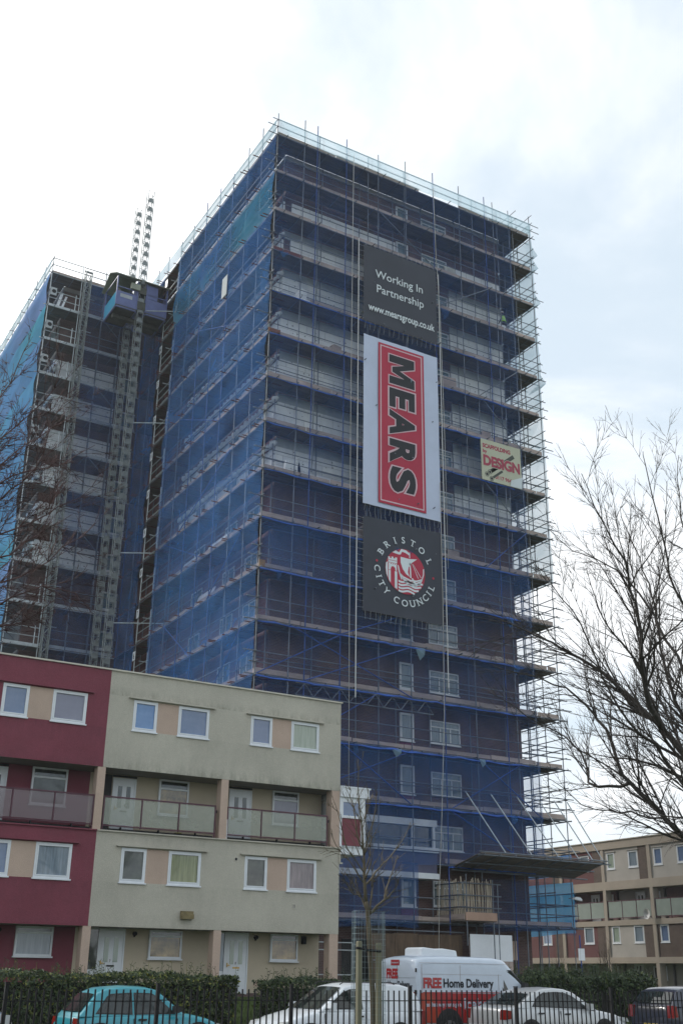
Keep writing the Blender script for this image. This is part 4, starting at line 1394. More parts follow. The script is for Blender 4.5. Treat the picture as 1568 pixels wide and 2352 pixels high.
# ------------------------------------------------------------------ banners and the scaffolder's board
M_bdark = mat('charcoal_banner', (0.034, 0.04, 0.058), .75, .12, .7, bump=.15, bscale=8)
M_bwhite = mat('white_banner', (0.50, 0.56, 0.72), .75, .05, .7, bump=.1, bscale=8)
M_bred = mat('banner_red', (0.42, 0.025, 0.06), .75, .1, 1)
M_bblack = mat('banner_black', (0.012, 0.014, 0.02), .75, .1, 1)
M_btext = mat('banner_lettering', (0.66, 0.72, 0.76), .75, .04, 1)
M_bpink = mat('banner_line', (0.62, 0.45, 0.50), .75, .04, 1)
YB_ = 45.74


def banner_sheet(x0, x1, z0, z1, seed):
    rnd = random.Random(seed)
    mb = MB()
    nx, nz = 16, 18
    ph = [rnd.uniform(0, 6) for _ in range(3)]
    for j in range(nz + 1):
        for i in range(nx + 1):
            s, u = i / nx, j / nz
            w = .012 * (sin(s * 9 + ph[0]) + sin(u * 11 + ph[1] + s * 4))
            edge = .02 * abs(sin(s * 28)) * (1 if j in (0, nz) else 0) * (1 if j else -1)
            ez = .012 * abs(sin(u * 34)) * (1 if i in (0, nx) else 0) * (-1 if i else 1)
            mb.v.append((x0 + (x1 - x0) * s + ez, YB_ + .03 + w, z0 + (z1 - z0) * u - edge))
    for j in range(nz):
        for i in range(nx):
            k = j * (nx + 1) + i
            mb.f.append((k, k + 1, k + nx + 2, k + nx + 1))
    return mb


def lacing(x0, x1, z0, z1, xl, xr, top, bot, seed):
    rnd = random.Random(seed)
    mb = MB()
    n = 15
    for k in range(n):
        z = z0 + (z1 - z0) * (k + .5) / n
        mb.tube((x0 + .02, YB_ + .02, z), (xl, YB_, z + rnd.uniform(-.06, .06)), .007, 4).tube((x1 - .02, YB_ + .02, z), (xr, YB_, z + rnd.uniform(-.06, .06)), .007, 4)
    for k in range(16):
        x = x0 + (x1 - x0) * (k + .5) / 16
        if top:
            mb.tube((x, YB_ + .02, z1 - .03), (x + rnd.uniform(-.06, .06), YB_ + .1, z1 + top), .007, 4)
        if bot:
            mb.tube((x, YB_ + .02, z0 + .03), (x + rnd.uniform(-.06, .06), YB_ + .1, z0 - bot), .007, 4)
    return mb


def banners():
    yt = YB_ - .012
    b = thing('banner', 'dark banner with three lines of white lettering, topmost of the three on the tower', 'banner', (30.5, YB_, 35.9))
    part('sheet', banner_sheet(28.0, 33.12, 35.92, 41.15, 1), M_bdark, b, smooth=True)
    tx = fit_text('Working In', 28.78, 32.1, 38.93, 39.62, yt, .004).add(fit_text('Partnership', 28.88, 32.15, 37.92, 38.62, yt, .004)).add(fit_text('www.mearsgroup.co.uk', 28.31, 32.9, 36.58, 37.2, yt, .018))
    part('lettering', tx, M_btext, b)
    part('lacing', lacing(28.0, 33.12, 35.92, 41.15, 27.68, 33.26, .3, .45, 1), M_rope, b)
    b = thing('banner', 'white banner with black letters running down a red panel, middle one on the tower', 'banner', (30.5, YB_, 24.65))
    part('sheet', banner_sheet(28.02, 33.08, 24.65, 35.06, 2), M_bwhite, b, smooth=True)
    x0, x1, z0, z1 = 28.98, 32.07, 24.92, 34.8
    part('red_panel', MB().box(x0, x1, YB_ - .004, YB_ - .001, z0, z1), M_bred, b)
    ln = MB()
    a, w = .13, .07
    ln.box(x0 + a, x1 - a, yt, yt + .004, z0 + a, z0 + a + w).box(x0 + a, x1 - a, yt, yt + .004, z1 - a - w, z1 - a).box(x0 + a, x0 + a + w, yt, yt + .004, z0 + a + w, z1 - a - w).box(x1 - a - w, x1 - a, yt, yt + .004, z0 + a + w, z1 - a - w)
    part('white_line', ln, M_bpink, b)
    hts = [('M', 32.33, 34.25), ('E', 30.86, 32.12), ('A', 29.14, 30.75), ('R', 27.42, 28.94), ('S', 25.72, 27.3)]
    outl, core = MB(), MB()
    MP = [(0, 0), (0, 1), (.30, 1), (.5, .42), (.70, 1), (1, 1), (1, 0), (.74, 0), (.74, .60), (.585, .12), (.415, .12), (.26, .60), (.26, 0)]

    def m_poly(y, grow):
        P_ = []
        lo, hi, a_, b_ = 32.36, 34.22, 29.70, 31.40
        for u, v in MP:
            P_.append(Vector((a_ + v * (b_ - a_), hi - u * (hi - lo))))
        Q_ = []
        n_ = len(P_)
        ar = sum(P_[k].x * P_[(k + 1) % n_].y - P_[(k + 1) % n_].x * P_[k].y for k in range(n_))
        sg = 1 if ar > 0 else -1
        for k in range(n_):
            d0, d1 = (P_[k] - P_[k - 1]).normalized(), (P_[(k + 1) % n_] - P_[k]).normalized()
            n0, n1 = Vector((d0.y, -d0.x)) * sg, Vector((d1.y, -d1.x)) * sg
            mi = (n0 + n1).normalized()
            Q_.append(P_[k] + mi * grow / max(.35, mi.dot(n0)))
        return MB().prism([(q.x, q.y) for q in Q_], y, y + .003)
    outl.add(m_poly(yt - .003, .065))
    core.add(m_poly(yt - .009, 0))
    for ch, lo, hi in hts[1:]:
        outl.add(fit_text(ch, 29.60, 31.50, lo - .05, hi + .05, yt - .003, .085, True))
        core.add(fit_text(ch, 29.70, 31.40, lo + .03, hi - .03, yt - .009, .05, True))
    part('letter_outline', outl, M_bpink, b)
    part('lettering', core, M_bblack, b)
    part('lacing', lacing(28.02, 33.08, 24.65, 35.06, 27.68, 33.26, 0, .35, 2), M_rope, b)
    # third banner: crest in a ring of letters
    b = thing('banner', 'dark banner with a round red ship and castle crest, lowest of three', 'banner', (30.5, YB_, 18.7))
    part('sheet', banner_sheet(28.05, 33.1, 18.72, 23.98, 3), M_bdark, b, smooth=True)
    part('lacing', lacing(28.05, 33.1, 18.72, 23.98, 27.68, 33.26, .3, .4, 3), M_rope, b)
    cx, cz, R = 30.66, 21.3, 1.25
    part('crest_disc', MB().disc((cx, cz), R, YB_ - .006, YB_ - .002, 48), M_bred, b)
    wh = MB()

    def pw(pts, y=yt):
        wh.prism([(cx + u * R, cz + v * R) for u, v in pts], y, y + .004)
    # castle: tower with battlements, gate arch, receding wall
    pw([(-.86, .42), (-.86, .52), (-.78, .52), (-.78, .46), (-.70, .46), (-.70, .54), (-.60, .54), (-.60, .48), (-.52, .48), (-.52, .54), (-.42, .54), (-.42, .28), (-.86, .28)])
    pw([(-.84, .26), (-.44, .26), (-.44, -.06), (-.50, -.06), (-.52, .06), (-.60, .12), (-.70, .10), (-.74, 0), (-.74, -.06), (-.84, -.06)])
    pw([(-.84, -.08), (-.74, -.08), (-.74, -.62), (-.80, -.56), (-.84, -.50)])
    pw([(-.54, -.08), (-.42, -.08), (-.42, -.86), (-.54, -.80)])
    pw([(-.97, .22), (-.88, .30), (-.88, -.44), (-.95, -.28), (-.99, 0)])
    # ship: hull strakes, stem and stern posts, mast, sail, pennant, stays, steering oar
    for k in range(3):
        v = -.20 - .10 * k
        o = .07 * k
        pw([(-.30 + o, v + .12), (-.10 + o * .6, v - .03), (.25, v - .12), (.55, v - .10), (.84 - o, v + .02), (.82 - o, v - .05), (.55, v - .17), (.25, v - .19), (-.10 + o * .6, v - .10), (-.28 + o, v + .04)])
    pw([(-.40, .22), (-.35, .22), (-.28, -.06), (-.16, -.36), (-.22, -.40), (-.34, -.08)])
    pw([(.90, .28), (.95, .28), (.94, .02), (.82, -.32), (.70, -.48), (.66, -.44), (.80, -.24), (.89, .02)])
    pw([(.21, .42), (.26, .42), (.30, -.24), (.23, -.24)])
    pw([(-.24, .62), (.18, .60), (.60, .66), (.34, .46), (.16, .22), (.12, .0), (.20, -.20), (.02, -.10), (-.14, .10), (-.24, .36)])
    pw([(.20, .64), (.24, .64), (.24, .90), (.20, .90)])
    pw([(.20, .86), (.05, .96), (-.20, .98), (-.32, .80), (-.48, .86), (-.66, .74), (-.50, .72), (-.34, .70), (-.24, .72), (-.16, .86), (0, .84), (.20, .76)])
    pw([(.34, .40), (.36, .40), (.66, -.20), (.63, -.20)])
    pw([(.38, .40), (.40, .40), (.80, -.14), (.77, -.14)])
    pw([(.30, -.26), (.35, -.22), (.62, -.52), (.55, -.58)], yt - .004)
    # waves
    for k in range(4):
        v = -.42 - .14 * k
        up, dn = [], []
        half = sqrt(max(.02, .98 ** 2 - (v - .03) ** 2))
        l = max(-.36, -half)
        for q in range(25):
            u = l + (half - l) * q / 24
            up.append((u, v + .035 * sin(u * 9 + .3)))
            dn.append((u, v - .085 + .035 * sin(u * 9 + .3)))
        pw(up + dn[::-1])
    part('crest_figures', wh, M_btext, b)
    sl_ = MB()
    for u in (-.72, -.62, -.52):
        sl_.box(cx + u * R - .025, cx + u * R + .025, yt - .003, yt, cz + .2 * R, cz + .24 * R)
    sl_.box(cx - .84 * R, cx - .44 * R, yt - .003, yt, cz + .365 * R, cz + .385 * R)
    part('crest_details', sl_, M_bred, b)
    ring = MB()
    let = list(zip('BRISTOL', (-61, -41, -22, -4, 16, 37, 61), [1] * 7)) + list(zip('CITY', (-86, -71, -58, -43), [-1] * 4)) + list(zip('COUNCIL', (-19, -2, 14, 30, 45, 57, 70), [-1] * 7))
    for ch, deg, up in let:
        g = text_mb(ch, .012)
        a0, a1 = min(v[0] for v in g.v), max(v[0] for v in g.v)
        h = max(v[1] for v in g.v)
        k = .36 / max(h, .6)
        # little serifs
        if ch in 'ITLBRUN':
            x_ = [a0 + .05] if ch in 'LBR' else ([(a0 + a1) / 2] if ch in 'IT' else [a0 + .05, a1 - .05])
            for xq in x_:
                if ch != 'U':
                    g.add(MB().poly([(xq - .15, 0, 0), (xq + .15, 0, 0), (xq + .15, .05, 0), (xq - .15, .05, 0)]))
                if ch != 'T':
                    g.add(MB().poly([(xq - .15, h - .05, .001), (xq + .15, h - .05, .001), (xq + .15, h, .001), (xq - .15, h, .001)]))
        th = radians(deg)
        rr_ = 1.57 if up > 0 else 1.93
        pos = Vector((cx + rr_ * sin(th), 0, cz + up * rr_ * cos(th)))
        rot = -th if up > 0 else th
        for v in g.v:
            pass
        gv = []
        for v in g.v:
            x_, y_ = (v[0] - (a0 + a1) / 2) * k, v[1] * k
            gv.append((pos.x + x_ * cos(rot) - y_ * sin(rot), yt - v[2], pos.z + x_ * sin(rot) + y_ * cos(rot)))
        g.v = gv
        ring.add(g)
    part('lettering', ring, M_btext, b)
    part('red_dot', MB().disc((cx - 1.78, cz + .28), .07, yt, yt + .004, 14), M_bred, b)
    part('red_dot', MB().disc((cx + 1.78, cz - .05), .07, yt, yt + .004, 14), M_bred, b)
    # scaffolder's advertising board
    b = thing('advertising_board', 'cream scaffolding advertising board with red lettering, at the right-hand corner of the tower', 'sign', (37.5, 45.8, 28.0))
    x0, x1, z0, z1 = 36.05, 38.97, 28.0, 30.62
    M_bd = mat('cream_board', (.46, .47, .36), .7, .06, .8)
    part('board', MB().box(x0, x1, 45.80, 45.825, z0, z1), M_bd, b)
    U = lambda u: x0 + u * (x1 - x0)
    V = lambda v: z1 - v * (z1 - z0)
    y = 45.797
    rd = fit_text('SCAFFOLDING', U(.04), U(.74), V(.215), V(.105), y, .055).add(fit_text('by', U(.04), U(.15), V(.36), V(.25), y, .05)).add(fit_text('DESIGN', U(.045), U(.965), V(.65), V(.38), y - .006, .05)).add(fit_text('0117 964', U(.33), U(.74), V(.915), V(.815), y, .04))
    part('lettering', rd, mat('board_red', (.34, .045, .08), .7, .1, 2), b)
    part('letter_edge', fit_text('DESIGN', U(.03), U(.98), V(.66), V(.37), y - .003, .085), M_bd, b)
    tb = MB()

    def bar(u0, v0, u1, v1, w):
        dx, dz = U(u1) - U(u0), V(v1) - V(v0)
        L = sqrt(dx * dx + dz * dz)
        nx_, nz_ = -dz / L * w / 2, dx / L * w / 2
        tb.prism([(U(u0) + nx_, V(v0) + nz_), (U(u1) + nx_, V(v1) + nz_), (U(u1) - nx_, V(v1) - nz_), (U(u0) - nx_, V(v0) - nz_)], y - .001, y + .002)
    bar(.18, .80, .82, .24, .24)
    bar(.12, .84, .45, .60, .14)
    bar(.25, .92, .52, .68, .14)
    for u, v in ((.13, .85), (.20, .78), (.24, .93)):
        tb.disc((U(u), V(v)), .15, y - .002, y - .001, 18)
    part('tube_drawing', tb, mat('board_charcoal', (.05, .06, .05), .7, .2, 2), b)
    rg = MB()
    for u, v in ((.13, .85), (.20, .78), (.24, .93)):
        rg.disc((U(u), V(v)), .115, y - .0035, y - .002, 18)
    part('tube_mouths', rg, M_bd, b)
    rg = MB()
    for u, v in ((.13, .85), (.20, .78), (.24, .93)):
        rg.disc((U(u), V(v)), .085, y - .005, y - .0035, 18)
    part('tube_bores', rg, M_bblack, b)
    # its lower right corner has curled back, pale reverse showing
    part('curled_corner', MB().poly([(U(.70), 45.79, V(.995)), (U(.995), 45.78, V(.995)), (U(.995), 45.70, V(.72)), (U(.71), 45.74, V(.86))]), M_btext, b, fix=False)


banners()

for lab, pts in (('white rope running down beside the left edges of the banners', [(27.22, 45.7, 47.2), (27.2, 45.72, 30), (27.24, 45.7, 18), (27.3, 45.7, 9.0)]),
                 ('slack white rope falling past the wide windows to the timber screen', [(33.0, 45.7, 27.0), (32.98, 45.66, 20), (32.86, 45.6, 14), (32.5, 45.5, 9), (32.15, 45.4, 5), (31.9, 45.2, 1.2)]),
                 ('white rope hanging in a bight under the right-hand corner of the middle banner', [(33.0, 45.68, 47.2), (33.12, 45.7, 42), (33.3, 45.68, 38), (33.38, 45.66, 30), (33.42, 45.7, 22)])):
    tag(part('rope', MB().path(pts, [.017] * len(pts), 5), M_rope, smooth=True), lab, 'rope', 'ropes hanging on the scaffold')


# ------------------------------------------------------------------ people on the scaffold
M_skin = mat('skin', (.42, .25, .18), .6, .08, 5)
M_hivis = mat('hi_vis_green', (.38, .75, .05), .8, .08, 5)
M_band = mat('reflective_band', (.5, .52, .5), .5, .05, 5)
M_cloth = mat('dark_work_clothes', (.025, .028, .04), .9, .2, 5)
M_helmet = mat('white_helmet', (.7, .7, .68), .4, .03, 5)


def person(name_label, loc, rotz, lean=.0, arms='down'):
    t = thing('person', name_label, 'person', loc, rotz, local=True)
    f = lean
    J = [(0, 0, .95), (0, f * .3, 1.2), (0, f * .75, 1.45), (0, f * .9, 1.55), (0, f * 1.0, 1.68), (0, f * 1.02, 1.76)]
    R = [(.155, .115), (.145, .105), (.165, .105), (.06, .06), (.085, .10), (.07, .085)]
    E = [(k, k + 1) for k in range(5)]
    for s in (-1, 1):
        b = len(J)
        J += [(s * .10, 0, .86), (s * .11, .03, .48), (s * .11, -.02, .09), (s * .12, .13, .04)]
        R += [(.095, .095), (.062, .062), (.045, .045), (.04, .035)]
        E += [(0, b), (b, b + 1), (b + 1, b + 2), (b + 2, b + 3)]
        b = len(J)
        if arms == 'down':
            J += [(s * .19, f * .75, 1.42), (s * .25, f * .6 + .02, 1.14), (s * .24, f * .6 + .16, .92), (s * .235, f * .6 + .22, .84)]
        else:
            J += [(s * .19, f * .75, 1.42), (s * .24, f * .75 + .16, 1.2), (s * .16, f * .75 + .42, 1.18), (s * .14, f * .75 + .50, 1.18)]
        R += [(.06, .06), (.045, .045), (.035, .035), (.032, .022)]
        E += [(2, b), (b, b + 1), (b + 1, b + 2), (b + 2, b + 3)]
    me = bpy.data.meshes.new('body')
    me.from_pydata(J, E, [])
    ob = link('body', me, t)
    me.materials.append(M_cloth)
    md = ob.modifiers.new('skin', 'SKIN')
    for k, v in enumerate(me.skin_vertices[0].data if me.skin_vertices else []):
        v.radius = R[k]
    if not me.skin_vertices:
        bpy.context.view_layer.objects.active = ob
        bm = bmesh.new()
        bm.from_mesh(me)
        ly = bm.verts.layers.skin.verify()
        bm.verts.ensure_lookup_table()
        for k, v in enumerate(bm.verts):
            v[ly].radius = R[k]
            v[ly].use_root = (k == 0)
        bm.to_mesh(me)
        bm.free()
    sd = ob.modifiers.new('sub', 'SUBSURF')
    sd.levels = sd.render_levels = 2
    # face, helmet, vest
    hd = MB()
    hc = Vector((0, f * 1.02 + .01, 1.70))
    for j in range(9):
        for i in range(14):
            a, u = 2 * pi * i / 14, pi * j / 8
            x, y, z = .078 * sin(u) * cos(a), .098 * sin(u) * sin(a), .125 * cos(u)
            if y > .07 and abs(x) < .03 and abs(z + .01) < .05:
                y += .022          # nose
            hd.v.append((hc.x + x, hc.y + y, hc.z + z))
    for j in range(8):
        for i in range(14):
            hd.f.append((j * 14 + i, j * 14 + (i + 1) % 14, (j + 1) * 14 + (i + 1) % 14, (j + 1) * 14 + i))
    part('head', hd, M_skin, t, smooth=True)
    ey = MB()
    for s in (-1, 1):
        ey.box(s * .03 - .01, s * .03 + .01, hc.y + .088, hc.y + .094, hc.z + .0, hc.z + .012)
        ey.box(s * .082 - .012, s * .082 + .012, hc.y - .02, hc.y + .02, hc.z - .03, hc.z + .03)
    ey.box(-.022, .022, hc.y + .084, hc.y + .088, hc.z - .062, hc.z - .054)
    part('face_features', ey, mat('face_dark', (.10, .05, .04), .7), t)
    hm = MB()
    for j in range(5):
        for i in range(16):
            a, u = 2 * pi * i / 16, (pi / 2) * j / 4
            hm.v.append((.115 * sin(u) * cos(a), hc.y + .135 * sin(u) * sin(a), hc.z + .045 + .115 * cos(u)))
    for j in range(4):
        for i in range(16):
            hm.f.append((j * 16 + i, j * 16 + (i + 1) % 16, (j + 1) * 16 + (i + 1) % 16, (j + 1) * 16 + i))
    hm.box(-.09, .09, hc.y + .10, hc.y + .19, hc.z + .04, hc.z + .052)
    part('helmet', hm, M_helmet, t, smooth=True)
    vs, vb = MB(), MB()
    prof = [(1.0, .19, .14, .12), (1.15, .185, .135, .28), (1.3, .20, .14, .5), (1.45, .215, .13, .75), (1.52, .13, .10, .85)]

    def ringv(mb, z, a, b_, k):
        for i in range(18):
            q = 2 * pi * i / 18
            mb.v.append((a * cos(q), f * k + b_ * sin(q), z))
    for p in prof:
        ringv(vs, *p)
    for j in range(len(prof) - 1):
        for i in range(18):
            vs.f.append((j * 18 + i, j * 18 + (i + 1) % 18, (j + 1) * 18 + (i + 1) % 18, (j + 1) * 18 + i))
    part('hi_vis_vest', vs, M_hivis, t, smooth=True)
    for z in (1.1, 1.27):
        b = len(vb.v)
        k = .2 if z < 1.2 else .45
        ringv(vb, z, .206, .148, k)
        ringv(vb, z + .045, .208, .15, k + .07)
        for i in range(18):
            vb.f.append((b + i, b + (i + 1) % 18, b + 18 + (i + 1) % 18, b + 18 + i))
    part('reflective_band', vb, M_band, t)
    hb = MB()
    for s in (-1, 1):
        h0 = Vector((s * .235, f * .6 + .22, .84)) if arms == 'down' else Vector((s * .14, f * .75 + .5, 1.18))
        d = Vector((0, .25, -.95)) if arms == 'down' else Vector((0, 1, 0))
        d.normalize()
        sd_ = Vector((s, 0, 0))
        hb.path([h0 - d * .03, h0 + d * .04, h0 + d * .09], [.026, .036, .03], 7)
        for k in range(4):
            o = h0 + d * .085 + Vector((0, .028 - .019 * k, 0)) if arms == 'down' else h0 + d * .085 + sd_ * (.028 - .019 * k)
            n_ = (-sd_ if arms == 'down' else Vector((0, 0, -1)))
            L = (.07, .078, .074, .058)[k]
            hb.path([o, o + d * L * .5 + n_ * .006, o + d * L * .8 + n_ * .026], [.0095, .009, .007], 6)
        o = h0 + d * .03 + (Vector((0, .035, 0)) if arms == 'down' else -sd_ * .035)
        hb.path([o, o + d * .035 + (Vector((0, .025, 0)) if arms == 'down' else -sd_ * .02), o + d * .06 + (Vector((0, .02, 0)) if arms == 'down' else -sd_ * .018)], [.012, .011, .008], 6)
    part('hands', hb, M_skin, t, smooth=True)
    return t


p_ = at(1747, 1115, Y=46.5)
person('person in green high-visibility vest and dark trousers standing at the right-hand scaffold corner', (p_.x, 46.5, LV[4] if abs(LV[4] + 1.3 - p_.z) < 1.3 else LV[3]), radians(25), lean=.12)
person('person in a green high-visibility vest riding in the blue hoist cage', (19.0, 63.0, 42.85), radians(150), lean=.05, arms='front')


# ------------------------------------------------------------------ yard at the foot of the tower
def yard():
    rnd = random.Random(8)
    M_stick = mat('weathered_stick', (0.50, 0.43, 0.34), .9, .45, 3, stretch=(6, 6, .4))
    M_ply = mat('brown_plywood', (0.10, 0.066, 0.042), .85, .35, 1.5, stretch=(3, 1, .7))
    # stick screen round a loading platform
    t = thing('timber_screen', 'screen of rough upright sticks round a loading platform, under the boarded fan', 'screen', (34.1, 45.8, 4.05))
    part('platform', MB().box(33.2, 35.15, 44.9, 47.2, 4.08, 4.16), M_deck, t)
    s1, s2 = MB(), MB()
    x = 33.4
    while x < 34.97:
        a = rnd.uniform(-.03, .03)
        s1.tube((x, 45.0, 4.18), (x + a, 45.0 + rnd.uniform(-.02, .05), 5.95 + rnd.uniform(-.14, .14)), rnd.uniform(.014, .026), 5)
        x += rnd.uniform(.06, .11)
    y = 45.05
    while y < 47.4:
        a = rnd.uniform(-.08, .08)
        s2.tube((33.4, y, 4.18), (33.4 + rnd.uniform(-.05, .05), y + a, 5.95 + rnd.uniform(-.16, .16)), rnd.uniform(.014, .028), 5)
        y += rnd.uniform(.05, .10)
    part('stick_panel', s1, M_stick, t)
    part('stick_panel', s2, M_stick, t)
    rl = MB()
    for z in (4.7, 5.25, 5.8):
        rl.tube((33.1, 44.94, z), (35.5, 44.94, z), .03).tube((33.34, 44.9, z + .03), (33.34, 47.5, z + .03), .03)
    rl.tube((33.42, 44.94, 3.0), (33.42, 44.94, 6.2), .03).tube((35.0, 44.94, 1.0), (35.0, 44.94, 6.0), .03).tube((35.3, 44.94, 2), (35.3, 44.94, 5.8), .025)
    part('rails', rl, M_steel, t)
    part('kick_board', MB().box(33.3, 35.15, 44.85, 44.89, 4.12, 4.48), mat('pink_board', (.38, .25, .19), .85, .15, 1), t)
    part('kick_board', MB().box(33.22, 33.26, 44.9, 47.3, 4.1, 4.4), M_toe, t, label='grey kick board')
    # hoardings
    t = thing('hoarding', 'white site hoarding board behind the delivery van', 'hoarding', (35.1, 45.4, GZ))
    part('panel', MB().box(33.9, 36.42, 45.38, 45.42, 2.35, 3.53), M_upvc, t)
    part('panel', MB().box(33.9, 36.42, 45.38, 45.42, GZ, 2.345), M_toe, t, label='pinkish lower board')
    part('frame_post', MB().box(33.95, 34.05, 45.44, 45.54, GZ, 3.4).box(36.2, 36.3, 45.44, 45.54, GZ, 3.4).box(35.0, 35.1, 45.44, 45.54, GZ, 3.4), M_toe, t)
    t = thing('hoarding', 'brown plywood hoarding in the shade under the netting', 'hoarding', (31.0, 45.9, GZ))
    for k in range(4):
        x = 28.7 + 1.28 * k
        part('plywood_sheet', MB().box(x, x + 1.265, 45.9, 45.93, GZ, 3.45 + .04 * (k % 2)), M_ply, t)
    part('rail', MB().tube((28.5, 45.85, 3.6), (33.9, 45.85, 3.6), .03).tube((28.5, 45.85, 2.3), (33.9, 45.85, 2.3), .03), M_steel, t)
    # mesh site fencing
    fence = None

    def make_fence():
        t = thing('site_fence', 'galvanised mesh site fence panel, the one nearest the end of the cream block', 'fence', (22.9, 43.6, GZ), 0, 'mesh site fence panels')
        L, H = 3.4, 2.05
        b = Vector((22.9, 43.6, GZ))
        fr = MB()
        for a, c in (((0, 0), (0, H)), ((L, 0), (L, H)), ((0, H), (L, H)), ((0, .12), (L, .12)), ((0, .78), (L, .78)), ((0, H - .3), (L, H - .3))):
            fr.tube(b + Vector((a[0], 0, a[1])), b + Vector((c[0], 0, c[1])), .024)
        part('frame', fr, M_galv, t)
        ms = MB()
        for k in range(1, 34):
            ms.tube(b + Vector((k * .1, 0, .12)), b + Vector((k * .1, 0, H)), .0035, 3)
        part('mesh', ms, M_galv, t)
        part('foot_block', MB().box(b.x - .12, b.x + .12, b.y - .3, b.y + .3, GZ, GZ + .12), M_concrete, t)
        return t
    labs = ['galvanised mesh site fence panel, second from the end of the cream block', 'galvanised mesh site fence panel directly behind the delivery van roof unit', 'galvanised mesh site fence panel nearest the red-brown brick pier', 'galvanised mesh site fence panel behind the wild bushes']
    fence = make_fence()
    for (x, y, rz), lb in zip(((26.4, 43.6, 0), (29.9, 43.7, .03), (37.9, 44.6, 0), (41.4, 44.7, .05)), labs):
        c = fence.copy()
        C.objects.link(c)
        c.location = (x, y, GZ)
        c.rotation_euler = (0, 0, rz)
        c['label'] = lb
        for ch in list(fence.children):
            d = ch.copy()
            C.objects.link(d)
            d.parent = c
    # blue post with a blank pale plate
    p = at(2012, 3300, Y=44.2)
    t = thing('sign_post', 'blue post with a small pale plate, at the right-hand foot of the scaffold', 'sign', (p.x, 44.2, GZ))
    part('post', MB().tube((p.x, 44.2, GZ), (p.x, 44.2, 3.6), .035), M_bluetube, t)
    part('plate', MB().box(p.x - .2, p.x + .2, 44.13, 44.15, 2.45, 3.0), M_insul, t)
    p = at(1998, 3118, Y=45.5)
    t = thing('site_lamp', 'white bulkhead site lamp on the corner of the blue netting', 'lamp', (p.x, 45.5, p.z))
    part('arm', MB().tube((p.x - .35, 45.7, p.z + .02), (p.x, 45.5, p.z + .05), .02), M_steel, t)
    part('lamp_body', MB().prism([(p.x - .25, p.z - .02), (p.x - .1, p.z + .09), (p.x + .2, p.z + .07), (p.x + .3, p.z - .04), (p.x + .28, p.z - .1)], 45.4, 45.6), M_upvc, t)


yard()


# ------------------------------------------------------------------ leaves, hedges, bare trees
def leaf_mat(name, cols, rough=.6):
    m = bpy.data.materials.new(name)
    m.use_nodes = True
    t = m.node_tree
    b = t.nodes['Principled BSDF']
    b.inputs['Roughness'].default_value = rough
    g = t.nodes.new('ShaderNodeNewGeometry')
    r = t.nodes.new('ShaderNodeValToRGB')
    els = r.color_ramp.elements
    for k, (p, c) in enumerate(cols):
        e = els[k] if k < 2 else els.new(p)
        e.position = p
        e.color = (*c, 1)
    t.links.new(g.outputs['Random Per Island'], r.inputs[0])
    t.links.new(r.outputs[0], b.inputs['Base Color'])
    return m


M_hedge = leaf_mat('hedge_leaf', [(0, (.010, .022, .007)), (.5, (.024, .046, .012)), (.9, (.048, .080, .020)), (1.0, (.12, .14, .025))])
M_hedge_y = leaf_mat('privet_leaf', [(0, (.011, .024, .007)), (.55, (.030, .054, .012)), (.85, (.065, .095, .018)), (1.0, (.22, .22, .03))])
M_twig = mat('twig_bark', (.06, .045, .035), .9, .3, 4)
M_core = mat('hedge_wood', (.012, .012, .008), .95, .3, 5)


